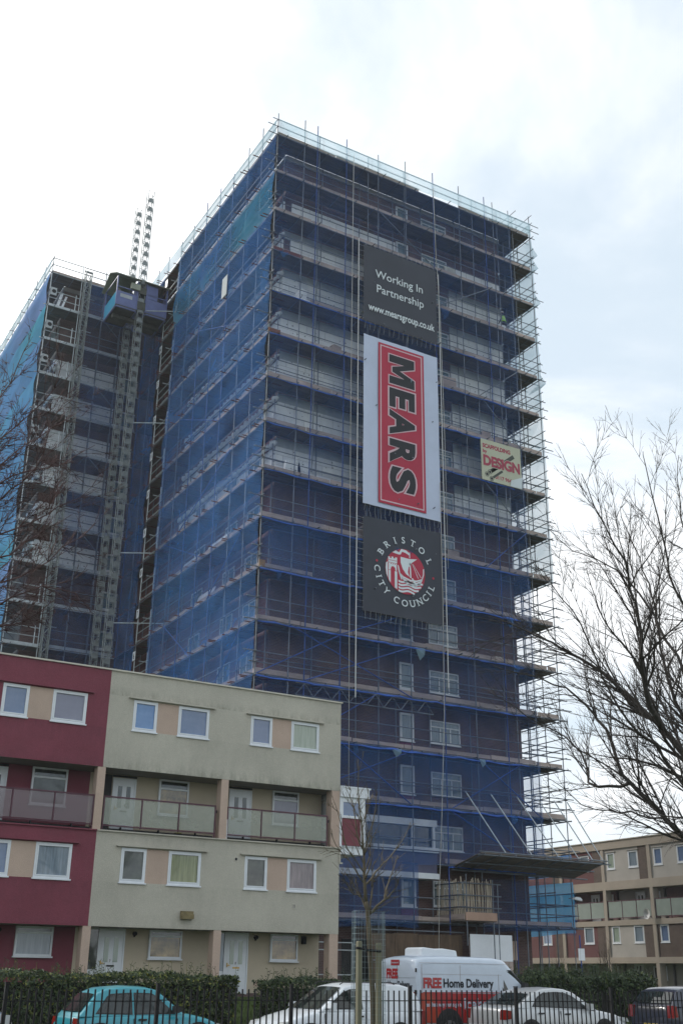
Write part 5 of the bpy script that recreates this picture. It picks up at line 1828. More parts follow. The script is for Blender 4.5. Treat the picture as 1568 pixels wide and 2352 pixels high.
def hedge(label, x0, x1, y0, y1, z0, z1, n, seed, m=M_hedge, wild=0.08, leaf=.045, twigs=60, name='hedge'):
    rnd = random.Random(seed)
    t = thing(name, label, 'hedge', ((x0 + x1) / 2, (y0 + y1) / 2, z0))
    cz = MB()
    # woody core with a lumpy skin
    nx, ny, nz = max(4, int((x1 - x0) / .5)), 4, 5
    i_ = .16
    cz.box(x0 + i_, x1 - i_, y0 + i_, y1 - i_, z0 - .1, z1 - i_ * 1.3)
    part('stems', cz, M_core, t)
    mb = MB()
    ph = [rnd.uniform(0, 6) for _ in range(6)]

    def bulge(x, z):
        return wild * (sin(x * 1.7 + ph[0]) + .7 * sin(x * 3.9 + ph[1] + z * 2) + .6 * sin(x * 7.3 + ph[2] - z * 4) + .5 * sin(x * 13 + ph[3] + z * 9))
    areas = [(x1 - x0) * (z1 - z0), (x1 - x0) * (y1 - y0), (y1 - y0) * (z1 - z0), (y1 - y0) * (z1 - z0)]
    tot = sum(areas)
    for k in range(n):
        q = rnd.random() * tot
        x, y, z = rnd.uniform(x0, x1), rnd.uniform(y0, y1), rnd.uniform(z0, z1)
        dep = abs(rnd.gauss(0, .08))
        if q < areas[0]:
            y = y0 + dep - bulge(x, z)
            nrm = Vector((0, -1, .3))
        elif q < areas[0] + areas[1]:
            z = z1 - dep + bulge(x, y)
            nrm = Vector((0, -.3, 1))
        elif q < areas[0] + areas[1] + areas[2]:
            x = x0 + dep - bulge(y, z)
            nrm = Vector((-1, 0, .3))
        else:
            x = x1 - dep + bulge(y, z)
            nrm = Vector((1, 0, .3))
        d = Vector((rnd.gauss(0, 1), rnd.gauss(0, 1), rnd.gauss(0, 1))) * .8 + nrm
        d.normalize()
        a = d.orthogonal().normalized()
        a = a * cos(q) + d.cross(a) * sin(q)
        b = d.cross(a)
        L = leaf * rnd.uniform(.7, 1.5)
        p = Vector((x, y, z))
        mb.poly([p - a * L, p + b * L * .5, p + a * L, p - b * L * .5])
    part('foliage', mb, m, t, fix=False)
    tw = MB()
    for k in range(twigs):
        x, y = rnd.uniform(x0, x1), rnd.uniform(y0, y1)
        p = Vector((x, y, z1 - .25))
        h = rnd.uniform(.25, .5) * (1 + wild * 3)
        q = p + Vector((rnd.uniform(-.12, .12), rnd.uniform(-.1, .1), h))
        tw.path([p, (p + q) / 2 + Vector((rnd.uniform(-.03, .03), 0, 0)), q], [.008, .006, .003], 4)
        for j in range(5):
            s = .45 + .13 * j
            c = p.lerp(q, s)
            a = Vector((rnd.uniform(-1, 1), rnd.uniform(-1, 1), rnd.uniform(0, 1))).normalized() * leaf * 1.3
            tw.poly([c, c + a + Vector((0, 0, .012)), c + a * 1.7, c + a - Vector((0, 0, .012))])
    part('shoots', tw, m, t, fix=False)
    return t


hedge('long clipped dark green hedge in front of the maroon half of the flats', 1.0, 13.85, 28.7, 30.0, .05, 1.6, 32000, 1, M_hedge_y, .05, .04, twigs=220)
hedge('short clipped dark hedge behind the white car, in front of the cream flats', 14.9, 18.2, 28.8, 30.0, .05, 1.5, 9500, 2, M_hedge, .05, .04, twigs=60)
hedge('wild leafy bushes on the right behind the silver saloon', 24.4, 29.6, 29.4, 31.2, .05, 1.68, 19000, 3, M_hedge, .12, .045, twigs=230, name='bushes')


def bare_shrub(label, x, y, z, h, n, seed):
    rnd = random.Random(seed)
    mb = MB()
    for k in range(n):
        a = rnd.uniform(0, 2 * pi)
        p = Vector((x + rnd.uniform(-.1, .1), y + rnd.uniform(-.1, .1), z))
        q = p + Vector((cos(a) * .4 * rnd.random(), sin(a) * .3 * rnd.random(), h * rnd.uniform(.6, 1)))
        m_ = (p + q) / 2 + Vector((rnd.uniform(-.08, .08), 0, .1))
        mb.path([p, m_, q], [.014, .01, .004], 4)
        for j in range(4):
            s = rnd.uniform(.4, .9)
            c = p.lerp(q, s)
            e = c + Vector((rnd.uniform(-.3, .3), rnd.uniform(-.2, .2), rnd.uniform(.15, .4)))
            mb.path([c, e], [.006, .003], 3)
    t = thing('bare_shrub', label, 'shrub', (x, y, z))
    part('stems', mb, M_twig, t, fix=False)


bare_shrub('tall thin bare shrub rising above the bushes, in front of the far flats', 34.6, 37.0, .85, 2.6, 12, 1)
bare_shrub('low bare shrub among the bushes next to the brick pier', 31.6, 36.5, .85, 1.8, 9, 2)

M_bark = mat('dark_bark', (.05, .042, .037), .95, .35, 3, bump=.4, bscale=25)
M_bark2 = mat('red_brown_twig', (.085, .045, .045), .9, .3, 3)
M_bark3 = mat('pale_young_bark', (.10, .082, .055), .9, .3, 4)


class Tree:
    def __init__(s, seed, tip=.0042, gap=.23):
        s.gap = gap
        s.rnd = random.Random(seed)
        s.main = MB()
        s.twigs = MB()
        s.tip = tip
        s.n = 0

    def limb(s, pts, r0, r1, lev, kids, klen, spread=(24, 50), up=.25, jitter=.03, kr=.55):
        rnd = s.rnd
        # smooth the guide points (Catmull-Rom)
        P = [Vector(p) for p in pts]
        Q = []
        for i in range(len(P) - 1):
            p0, p1, p2, p3 = P[max(i - 1, 0)], P[i], P[i + 1], P[min(i + 2, len(P) - 1)]
            n = max(2, int((p2 - p1).length / .28))
            for k in range(n):
                u = k / n
                Q.append(.5 * ((2 * p1) + (p2 - p0) * u + (2 * p0 - 5 * p1 + 4 * p2 - p3) * u * u + (3 * p1 - p0 - 3 * p2 + p3) * u ** 3) + Vector((rnd.gauss(0, jitter), rnd.gauss(0, jitter), rnd.gauss(0, jitter))) * (k > 0))
        Q.append(P[-1])
        rad = [r0 + (r1 - r0) * (i / (len(Q) - 1)) ** .8 for i in range(len(Q))]
        (s.main if r0 > .02 else s.twigs).path(Q, rad, 8 if r0 > .08 else 5 if r0 > .02 else 4)
        if lev <= 0:
            return
        for k in range(kids):
            u = .18 + .8 * (k + rnd.random()) / kids
            i = min(int(u * (len(Q) - 1)), len(Q) - 2)
            d = (Q[i + 1] - Q[i]).normalized()
            s.sprout(Q[i], d, klen * (1.15 - .6 * u) * rnd.uniform(.6, 1.25), rad[i] * kr, lev - 1, spread, up)

    def sprout(s, p, d, L, r, lev, spread, up):
        rnd = s.rnd
        s.n += 1
        if s.n > 30000:
            return
        r = max(r, s.tip * 1.3)
        ax = d.orthogonal().normalized()
        ax = ax * cos(rnd.uniform(0, 2 * pi)) + d.cross(ax) * sin(rnd.uniform(0, 2 * pi))
        d = (Matrix.Rotation(radians(rnd.uniform(*spread)), 3, ax.normalized()) @ d).normalized()
        n = max(3, int(L / .22))
        Q, rad = [p], [r]
        c = p
        for k in range(n):
            d = (d + Vector((rnd.gauss(0, .10), rnd.gauss(0, .10), rnd.gauss(0, .10) + up * .16))).normalized()
            c = c + d * (L / n)
            Q.append(c)
            rad.append(max(s.tip * .6, r * (1 - (k + 1) / n * .85)))
        (s.main if r > .02 else s.twigs).path(Q, rad, 5 if r > .02 else 3 if r < .008 else 4)
        if lev > 0:
            kids = max(2, int(L / s.gap))
            for k in range(kids):
                u = .2 + .75 * (k + rnd.random()) / kids
                i = min(int(u * n), n - 1)
                s.sprout(Q[i], (Q[i + 1] - Q[i]).normalized(), L * rnd.uniform(.28, .55) * (1.2 - .5 * u), rad[i] * .55, lev - 1, spread, up)

    def done(s, label, loc, m1, m2, name='bare_tree'):
        t = thing(name, label, 'tree', loc)
        part('trunk', s.main, m1, t, smooth=True, fix=False)
        part('crown', s.twigs, m2, t, smooth=True, fix=False)
        return t


def zsrc(box, w):
    k = (box[2] - box[0]) / w
    return lambda x, y: (box[0] + x * k, box[1] + y * k)


# right-hand tree, its trunk just outside the picture
T = Tree(4, .0042, .22)
m8 = zsrc((1600, 1400, 2368, 2900), 1204)


def guide(m, pts, y0, y1):
    n = len(pts) - 1
    return [at(*m(x, y), Y=y0 + (y1 - y0) * k / n) for k, (x, y) in enumerate(pts)]


root = Vector((21.9, 16.7, -.1))
fork = Vector((21.2, 16.75, 2.5))
T.limb([root, Vector((21.8, 16.7, 1.2)), fork], .30, .25, 0, 0, 0, jitter=.01)
fork2 = Vector((20.3, 16.75, 4.3))
T.limb([fork, Vector((20.8, 16.75, 3.4)), fork2], .25, .21, 0, 0, 0, jitter=.01)
sp = (14, 36)
L2 = guide(m8, [(1204, 1900), (1085, 1770), (1010, 1700), (930, 1610), (830, 1515), (700, 1420), (560, 1345), (420, 1270), (250, 1190), (150, 1160)], 16.8, 19.0)
T.limb([fork2, Vector((19.3, 16.8, 5.2))] + L2, 0.112, .008, 3, 25, 2.51, sp, .14)
L3 = guide(m8, [(1085, 1770), (1030, 1660), (1000, 1560), (972, 1400), (960, 1180), (905, 930), (810, 730), (720, 560), (650, 380)], 16.9, 15.0)
T.limb(L3, 0.075, .006, 3, 25, 2.32, sp, .14)
L1 = guide(m8, [(1204, 2350), (1050, 2190), (915, 2060), (850, 1960), (785, 1770), (720, 1690), (620, 1590), (500, 1530), (330, 1470), (160, 1420)], 16.9, 18.2)
T.limb([fork, Vector((19.6, 16.8, 3.6))] + L1, 0.094, .007, 3, 23, 2.13, sp, .14)
L1b = guide(m8, [(915, 2065), (800, 2080), (705, 2070), (690, 2000), (650, 1900), (560, 1810), (430, 1745), (280, 1640), (110, 1550)], 17.2, 18.6)
T.limb(L1b, 0.038, .006, 3, 18, 1.64, sp, .14)
L1c = guide(m8, [(1130, 2290), (960, 2235), (720, 2205), (560, 2095), (450, 2030)], 16.9, 16.0)
T.limb(L1c, 0.025, .005, 2, 13, 1.16, sp, .14)
L4 = guide(m8, [(1204, 1450), (1110, 1290), (1010, 1100), (900, 960), (740, 850), (600, 800), (480, 690)], 17.3, 19.2)
T.limb([fork2, Vector((20.2, 16.9, 6.0)), Vector((19.2, 17.2, 7.5))] + L4, 0.081, .006, 3, 25, 2.32, sp, .14)
L5 = guide(m8, [(1204, 1090), (1120, 860), (1085, 700), (1040, 520), (1000, 340), (985, 260)], 16.6, 15.6)
T.limb([fork2, Vector((20.8, 16.7, 6.5)), Vector((20.2, 16.6, 8.5))] + L5, 0.081, .006, 3, 25, 2.23, sp, .14)
L6 = guide(m8, [(1204, 1700), (1120, 1500), (1075, 1250), (1020, 980), (930, 760), (860, 560)], 17.6, 18.6)
T.limb([fork2, Vector((20.0, 17.0, 5.5))] + L6, 0.075, .006, 3, 23, 2.23, sp, .14)
L7 = guide(m8, [(1260, 2150), (1150, 2000), (1060, 1850), (960, 1790), (850, 1650), (760, 1480), (690, 1300), (600, 1120), (500, 1000), (400, 880)], 16.0, 15.0)
T.limb([fork2] + L7, 0.062, .006, 3, 25, 2.13, sp, .14)
L8 = guide(m8, [(1260, 2420), (1130, 2290), (1020, 2150), (940, 2010), (900, 1850), (870, 1700)], 17.2, 16.4)
T.limb(L8, 0.044, .006, 3, 17, 1.74, sp, .14)
L9 = guide(m8, [(1250, 800), (1190, 560), (1170, 400), (1180, 280)], 16.8, 16.4)
T.limb([Vector((20.9, 16.8, 8.0))] + L9, 0.050, .006, 3, 18, 1.83, sp, .14)
T.limb([fork2, Vector((21.5, 16.7, 6.5)), Vector((22.6, 16.2, 9)), Vector((23.2, 15.8, 11.5))], 0.087, .01, 2, 13, 2.51, sp, .14)
T.limb([fork, Vector((22.5, 17.2, 4.5)), Vector((24, 18, 7)), Vector((25, 18.4, 9.5))], 0.087, .01, 2, 13, 2.51, sp, .14)
T.done('large bare winter tree with dark spreading limbs on the right', root, M_bark, M_bark)

# left-hand tree: only its outer twigs reach into the picture
T = Tree(9, .0042, .135)
m1 = zsrc((0, 800, 800, 2350), 1214)
root = Vector((1.6, 15.2, -.1))
fork = Vector((1.8, 15.2, 4.6))
T.limb([root, Vector((1.65, 15.2, 2)), fork], .2, .15, 0, 0, 0, jitter=.01)
for pts, y1, kl in (
        ([(-260, 1500), (0, 1240), (130, 1130), (270, 1040), (420, 950)], 15.8, 1.0),
        ([(-240, 1300), (0, 1100), (160, 965), (290, 830), (330, 640)], 14.6, 1.0),
        ([(-220, 1060), (0, 880), (90, 720), (170, 600)], 15.4, .9),
        ([(-260, 1700), (0, 1600), (160, 1540), (310, 1450), (480, 1395)], 15.0, .9),
        ([(-260, 1950), (0, 1855), (170, 1790), (330, 1665), (500, 1540)], 16.0, .9),
        ([(-200, 2010), (0, 1970), (150, 1900), (320, 1890), (420, 1960)], 14.6, .8),
        ([(-220, 1400), (0, 1330), (170, 1260), (330, 1230), (500, 1130)], 15.6, .9),
        ([(-180, 2200), (0, 2080), (120, 2060), (250, 1990)], 15.0, .6),
        ([(-260, 1560), (0, 1420), (110, 1330), (230, 1180), (260, 1000)], 14.2, .9),
        ([(-260, 1800), (0, 1720), (130, 1640), (260, 1500), (330, 1330)], 15.2, .8)):
    g = guide(m1, pts, 15.2, y1)
    T.limb([fork, fork.lerp(g[0], .5) + Vector((-.2, 0, .3))] + g, .032, .005, 3, 30, kl * 1.35, (16, 44), .2)
T.done('bare tree whose thin reddish twigs reach in from the left edge', root, M_bark2, M_bark2)

# young street tree in its guard
T = Tree(14, .0045)
m6 = zsrc((1150, 3040, 1450, 3552), 1378)
m5 = zsrc((1150, 2580, 1560, 3100), 1568)
yS = 14.4
tr = [at(*m6(x, y), Y=yS) for x, y in ((660, 2352), (640, 1700), (600, 1100), (572, 600), (545, 400), (522, 60))] + [at(*m5(x, y), Y=yS) for x, y in ((428, 1600), (418, 1350), (395, 1050), (350, 600), (345, 200))]
base = Vector((tr[0].x + .03, yS, 0.0))
T.limb([base, *tr[:5]], .052, .03, 0, 0, .5, jitter=.006)
T.limb(tr[4:], .03, .005, 2, 9, .55, (20, 45), .3, jitter=.006)
for m_, pts, dy, r in (
        (m6, [(600, 590), (720, 470), (840, 370), (960, 255), (1050, 110), (1110, -20)], -.35, .02),
        (m6, [(840, 370), (870, 200), (935, 0), (1010, -200), (1060, -330)], .2, .014),
        (m6, [(605, 560), (620, 400), (645, 250), (640, 100), (650, -80), (690, -250)], -.1, .012),
        (m6, [(560, 540), (500, 400), (430, 300), (370, 180), (290, 60), (200, -60)], .3, .014),
        (m6, [(440, 320), (360, 290), (290, 200), (200, 80), (100, -30)], -.3, .009),
        (m5, [(430, 1900), (520, 1800), (640, 1640), (740, 1540), (860, 1390), (960, 1240), (1040, 1040)], .4, .014),
        (m5, [(420, 1500), (470, 1280), (540, 1060), (590, 800), (600, 640)], -.2, .010),
        (m5, [(415, 1400), (330, 1150), (290, 850), (240, 700), (235, 560)], .25, .010),
        (m5, [(425, 1700), (330, 1560), (200, 1380), (140, 1150), (80, 900), (0, 780)], -.3, .010),
        (m5, [(428, 1850), (300, 1650), (180, 1500), (60, 1350), (-10, 1180)], .2, .010),
        (m5, [(430, 1750), (500, 1500), (520, 1250), (560, 950)], .1, .009),
        (m5, [(405, 1200), (440, 1000), (480, 780), (480, 600)], .15, .007)):
    n = len(pts)
    T.limb([at(*m_(x, y), Y=yS + dy * k / n) for k, (x, y) in enumerate(pts)], r * 1.25, .0045, 2, 6, .42, (18, 40), .3, jitter=.01)
T.done('slim young bare tree between two wooden stakes inside a wire guard', base, M_bark3, M_bark3, 'young_tree')

M_stake = mat('weathered_stake', (.15, .145, .10), .9, .25, 3, stretch=(8, 8, .6))
for (px, top, lb) in (((430, 2100), 1030, 'pale wooden tree stake, the one nearer the cream flats'), ((745, 2100), 1060, 'pale wooden tree stake, the one nearer the delivery van')):
    p = at(*m6(px[0], px[1]), Y=yS - .1)
    zt = at(*m6(px[0], top), Y=yS - .1).z
    b = Vector((p.x, yS - .1, 0))
    mb = MB()
    prof = [(-.033, -.033), (.033, -.033), (.033, .033), (-.033, .033)]
    mb.box(b.x - .033, b.x + .033, b.y - .033, b.y + .033, -.1, zt - .02)
    k = len(mb.v)
    mb.v += [(b.x - .033, b.y - .033, zt - .019), (b.x + .033, b.y - .033, zt - .019), (b.x + .033, b.y + .033, zt - .019), (b.x - .033, b.y + .033, zt - .019), (b.x - .024, b.y - .024, zt), (b.x + .024, b.y - .024, zt), (b.x + .024, b.y + .024, zt), (b.x - .024, b.y + .024, zt)]
    mb.f += [(k + 4, k + 5, k + 6, k + 7), (k, k + 1, k + 5, k + 4), (k + 1, k + 2, k + 6, k + 5), (k + 2, k + 3, k + 7, k + 6), (k + 3, k, k + 4, k + 7)]
    t = tag(part('tree_stake', mb, M_stake), lb, 'stake', 'stakes of the young tree')
p0, p1 = at(*m6(430, 1140), Y=yS - .14), at(*m6(745, 1190), Y=yS - .14)
tag(part('tree_tie', MB().path([p0 + Vector((-.04, 0, 0)), p0, (p0 + p1) / 2 + Vector((0, .04, -.005)), p1, p1 + Vector((.04, 0, 0))], [.018] * 5, 5), M_black), 'black rubber tie holding the young tree between its stakes', 'tree tie')
# wire guard
gc = at(*m6(590, 1100), Y=yS)
t = thing('tree_guard', 'tall tube of galvanised wire mesh round the young tree', 'tree guard', (gc.x, yS, 0))
wr = MB()
R_ = .235
zt = at(*m6(590, 560), Y=yS).z
for k in range(30):
    a = 2 * pi * k / 30
    wr.tube((gc.x + R_ * cos(a) * 1.07, yS + R_ * sin(a) * 1.07, .05), (gc.x - .01 + R_ * cos(a), yS + R_ * sin(a), zt), .0014, 3)
z = .1
while z < zt:
    n = 24
    for k in range(n):
        a, b = 2 * pi * k / n, 2 * pi * (k + 1) / n
        wr.tube((gc.x + R_ * cos(a) * 1.03, yS + R_ * sin(a) * 1.03, z), (gc.x + R_ * cos(b) * 1.03, yS + R_ * sin(b) * 1.03, z), .0012, 3)
    z += .075
part('wire_mesh', wr, mat('guard_wire', (.24, .30, .32), .5, .2, 4, metal=.5), t, fix=False)
ed = MB()
for s in (-1, 1):
    ed.tube((gc.x + s * R_ * 1.08, yS, 0), (gc.x + s * R_, yS, zt), .005, 5)
part('edge_wire', ed, MATS['guard_wire'], t)

# ------------------------------------------------------------------ black railings along the street
rl = thing('railings', 'long run of black steel railings along the street', 'railings', (13, 19.8, 0))
px = [2.69 + 2.647 * k - 2.647 for k in range(10)]
for k, x in enumerate(px):
    po = part('post', MB().box(x - .03, x + .03, 19.77, 19.83, 0, 1.46).box(x - .036, x + .036, 19.764, 19.836, 1.462, 1.48), M_black, rl)
    if k == len(px) - 1:
        break
    pn = MB()
    dz = (.0, .012, -.01, .008)[k % 4]
    x1 = px[k + 1]
    for z in (.14, 1.20):
        pn.box(x + .032, x1 - .032, 19.794, 19.806, z + dz - .009, z + dz + .009)
    n = 20
    for j in range(n):
        xx = x + (x1 - x) * (j + 1) / (n + 1)
        h = 1.385 + dz
        pn.tube((xx, 19.8, .08), (xx, 19.8, h), .0155, 6)
    part('railing_panel', pn, M_black, rl)


# ------------------------------------------------------------------ vehicles
M_glass = glass_mat('car_glass', (.010, .014, .014), (.03, .04, .038), rough=.03, ior=1.6)
M_tyre = mat('tyre_rubber', (.018, .018, .018), .9, .2, 6)
M_rim = mat('alloy_rim', (.35, .36, .37), .35, .1, 6, metal=.8)
M_trim = mat('black_trim', (.016, .016, .017), .6, .2, 8)
M_taill = glass_mat('tail_lamp_red', (.16, .008, .008), (.24, .015, .012), rough=.12)
M_headl = glass_mat('headlamp_clear', (.45, .47, .48), (.6, .62, .62), rough=.06)
M_plate_y = mat('rear_plate_yellow', (.55, .40, .04), .5, .05, 4)


def paint(name, col, metal=.0, rough=.32):
    return mat(name, col, rough, .05, 2.5, metal=metal, coat=.6)


def interp(P, x):
    if x <= P[0][0]:
        return P[0][1]
    for (a, za), (b, zb) in zip(P, P[1:]):
        if x <= b:
            return za + (zb - za) * (x - a) / (b - a)
    return P[-1][1]


def loft_body(L, Wd, top, zb, sec, ends=(.9, .86), xs=None):
    mb = MB()
    if xs is None:
        xs = sorted({0, .02, .06, .12, .2, L, L - .02, L - .07, L - .15, L - .28, *[p[0] for p in top], *[L * k / 18 for k in range(19)]})
    n = None
    for x in xs:
        u = (x - L / 2) / (L / 2)
        e = ends[0] if u < 0 else ends[1]
        w = Wd / 2 * (1 - (1 - e) * abs(u) ** 7)
        zt = interp(top, x)
        b = zb + (.10 * max(0, abs(u) - .93) / .07)
        half = sec(w, b, max(zt, b + .12))
        ring = [(x, -p[0], p[1]) for p in half] + [(x, p[0], p[1]) for p in reversed(half[1:-1])]
        n = len(ring)
        mb.v += ring
    for i in range(len(xs) - 1):
        for k in range(n):
            a, c = i * n + k, i * n + (k + 1) % n
            mb.f.append((a, c, c + n, a + n))
    mb.f.append(tuple(range(n)))
    mb.f.append(tuple((len(xs) - 1) * n + k for k in reversed(range(n))))
    return mb


def car_sec(w, b, t):
    return [(0, b), (w * .86, b), (w * .96, b + .05), (w * .995, b + (t - b) * .3), (w, b + (t - b) * .55), (w * .985, b + (t - b) * .78), (w * .955, t - (t - b) * .08), (w * .90, t - .006), (w * .6, t + .018), (0, t + .028)]


def van_sec(w, b, t):
    h = t - b
    r = min(.34, h * .3)
    return [(0, b), (w * .9, b), (w * .985, b + .06), (w, b + h * .25), (w, t - r), (w * .985, t - r * .62), (w * .945, t - r * .3), (w * .87, t - r * .08), (w * .6, t + .0), (0, t + .02)]


def wheel(parent, x, y, r, w=.19):
    s = 1 if y > 0 else -1
    ty = MB().disc((x, r), r, y - w / 2, y + w / 2, 28)
    o = part('wheel', ty, M_tyre, parent)
    rm = MB().disc((x, r), r * .64, y + s * w / 2, y + s * (w / 2 + .012), 24)
    sub('rim', rm, M_rim, o)
    sp_ = MB()
    for k in range(5):
        a = 2 * pi * k / 5
        sp_.tube((x, y + s * (w / 2 + .016), r), (x + r * .6 * cos(a), y + s * (w / 2 + .014), r + r * .6 * sin(a)), .02, 5)
    sub('spokes', sp_, M_trim, o)


def car(label, cat, loc, rotz, pnt, L, Wd, top, roof, wins, belt, tail=None, head=None, zb=.2, wb=None, tumble=.34, wr=.29, axles=(.62, 3.1), handles=(), mirror=None, rear_glass=True, seams=(), roofbars=False, cowl=True, name='parked_car', sx=1.0, drop=0.0):
    zr = max(p[1] for p in roof)
    b0 = belt

    def warp(z):
        return zr - (zr - z) * (zr - b0 + drop) / (zr - b0) if z >= b0 else z - drop * z / b0
    pt = lambda P_: [(x * sx, warp(z)) for x, z in P_]
    L *= sx
    top, roof, wins = pt(top), pt(roof), [pt(w) for w in wins]
    axles, seams = [a * sx for a in axles], [a * sx for a in seams]
    handles = pt(handles)
    belt = b0 - drop
    if mirror:
        mirror = pt([mirror])[0]
    tail, head = [(q[0] * sx, q[1] * sx, warp(q[2]), warp(q[3])) if q else None for q in (tail, head)]
    t = thing(name, label, cat, loc, rotz, local=True)
    body = loft_body(L, Wd, top, zb, car_sec)
    part('body', body, pnt, t, smooth=True, sharp=50)
    wb = wb or Wd / 2 * .925
    hw = lambda z: wb - (z - belt) * tumble
    cab = MB()
    n = len(roof)
    cols = (-1, -.75, 0, .75, 1)
    for (x, z) in roof:
        for q in cols:
            crown = .03 * (1 - q * q) * min(1, max(0, (z - belt) / .35))
            bow = .05 * (1 - q * q)
            # the glass ends bow a little in plan
            dx = -bow if x < roof[n // 2][0] and z < roof[n // 2][1] - .02 else bow if z < roof[n // 2][1] - .02 else 0
            cab.v.append((x + dx, q * hw(z), z + crown))
    k5 = len(cols)
    for i in range(n - 1):
        for j in range(k5 - 1):
            a = i * k5 + j
            cab.f.append((a, a + 1, a + k5 + 1, a + k5))
    cab.f.append(tuple(i * k5 for i in range(n)))
    cab.f.append(tuple(i * k5 + k5 - 1 for i in reversed(range(n))))
    ob = part('cabin', cab, pnt, t, smooth=True, sharp=60)
    bv = ob.modifiers.new('edge', 'BEVEL')
    bv.width = .035
    bv.segments = 3
    bv.limit_method = 'ANGLE'
    bv.angle_limit = radians(45)
    for s in (-1, 1):
        for w in wins:
            g = MB()
            xs_ = [q[0] for q in w]
            cx_, cz_ = sum(xs_) / len(w), sum(q[1] for q in w) / len(w)
            big = [((x - cx_) * 1.03 + cx_ + (.018 if x > cx_ else -.018), (z - cz_) * 1.03 + cz_ + (.018 if z > cz_ else -.018)) for x, z in w]
            seal = MB().poly([(x, s * (hw(z) + .004), z) for x, z in big])
            g.poly([(x, s * (hw(z) + .009), z) for x, z in w])
            o = part('side_window', g, M_glass, t)
            sub('window_seal', seal, M_trim, o)

    def slope(name_, p, q, a, b, m, off):
        """pane on a sloping end between roof points p (low) and q (high), inset from a to b along it"""
        p, q = Vector((p[0], 0, p[1])), Vector((q[0], 0, q[1]))
        d = q - p
        nn = Vector((-d.z, 0, d.x)).normalized()
        if nn.z < 0:
            nn = -nn
        g = MB()
        rows = []
        for u in (a, (a + b) / 2, b):
            c = p + d * u
            h = hw(c.z) - .09
            row = []
            for v in (-1, -.5, 0, .5, 1):
                bow = .05 * (1 - v * v) + .0
                sg = -1 if p.x < q.x else 1
                row.append(tuple(c + nn * (off + .012) + Vector((sg * bow * (.9 if u < .8 else .5), v * h, .02 * (1 - v * v) * u))))
            rows.append(row)
        for r0, r1 in zip(rows, rows[1:]):
            for j in range(4):
                g.poly([r0[j], r0[j + 1], r1[j + 1], r1[j]])
        return part(name_, g, m, t, smooth=True)
    wi = max(range(n), key=lambda i: roof[i][0] if i == n - 1 else -1)
    slope('windscreen', roof[n - 1], roof[n - 2], .06, .93, M_glass, .02)
    if rear_glass:
        slope('rear_window', roof[0], roof[1], .16, .92, M_glass, .02)
    for x in axles:
        for s in (-1, 1):
            y = s * (Wd / 2 - .09)
            part('wheel_arch', MB().disc((x, .31), .36, s * (Wd / 2 - .12), s * (Wd / 2 + .003), 26), M_trim, t)
            wheel(t, x, s * (Wd / 2 - .08), .30)
    for s in (-1, 1):
        for (x, z) in handles:
            part('door_handle', MB().box(x - .09, x + .09, s * (Wd / 2 - .005), s * (Wd / 2 + .022), z - .018, z + .018), M_trim, t)
        for x in seams:
            part('door_seam', MB().box(x - .004, x + .004, s * (Wd / 2 * .97), s * (Wd / 2 + .0015), .38, belt - .05), M_trim, t)
        if mirror:
            x, z = mirror
            mm = part('door_mirror', MB().prism([(x - .06, z - .05), (x + .02, z - .06), (x + .10, z - .03), (x + .08, z + .07), (x - .06, z + .08)], s * (Wd / 2 - .02), s * (Wd / 2 + .15)), pnt if cowl else M_trim, t)
        if tail:
            x0, x1, z0, z1 = tail
            part('tail_lamp', MB().prism([(x0 + .01, z0), (x1, z0 + .03), (x1 - .04, z1 - .02), (x0 + .03, z1)], s * (Wd / 2 - .24), s * (Wd / 2 - .002)), M_taill, t)
        if head:
            x0, x1, z0, z1 = head
            part('headlamp', MB().prism([(x0, z0 + .03), (x1, z0), (x1 - .06, z1 - .03), (x0, z1)], s * (Wd / 2 - .32), s * (Wd / 2 - .035)), M_headl, t)
        if roofbars:
            part('roof_bar', MB().path([(.7, s * (hw(roof[3][1]) - .03), roof[3][1] + .0), (.8, s * (hw(roof[3][1]) - .03), roof[3][1] + .05), (2.1, s * (hw(roof[3][1]) - .03), roof[3][1] + .05), (2.2, s * (hw(roof[3][1]) - .03), roof[3][1])], [.012] * 4, 5), M_trim, t)
    part('bumper', MB().box(-.03, .14, -Wd / 2 * .84, Wd / 2 * .84, .34, .52), pnt, t).modifiers.new('edge', 'BEVEL').width = .03
    part('bumper', MB().box(L - .14, L + .03, -Wd / 2 * .80, Wd / 2 * .80, .32, .50), pnt, t).modifiers.new('edge', 'BEVEL').width = .03
    part('number_plate', MB().box(-.045, -.031, -.26, .26, .56, .67) if top[0][1] > .7 else MB().box(-.045, -.031, -.26, .26, .4, .51), M_plate_y, t)
    return t


# turquoise small hatchback
car('turquoise small hatchback in front of the long hedge', 'car', (8.1, 25.3, 0), 0, paint('turquoise_paint', (.02, .27, .34)), 3.75, 1.62,
    [(0, .66), (.03, .82), (.10, .875), (.5, .89), (2.6, .905), (2.95, .885), (3.35, .80), (3.6, .70), (3.72, .6), (3.75, .5)],
    [(.10, .87), (.55, 1.25), (.80, 1.325), (1.25, 1.355), (1.75, 1.345), (2.02, 1.30), (2.72, .89)],
    [[(.52, .935), (.80, 1.185), (.90, 1.225), (1.36, 1.245), (1.36, .92)], [(1.46, .92), (1.46, 1.245), (1.86, 1.235), (1.98, 1.19), (2.44, .93)]], .88,
    tail=(-.01, .12, .62, .84), head=(3.52, 3.72, .58, .72), axles=(.60, 3.05), handles=((1.62, .80),), mirror=(2.42, .98), seams=(1.41, 2.5), cowl=False, sx=.91, drop=.09)
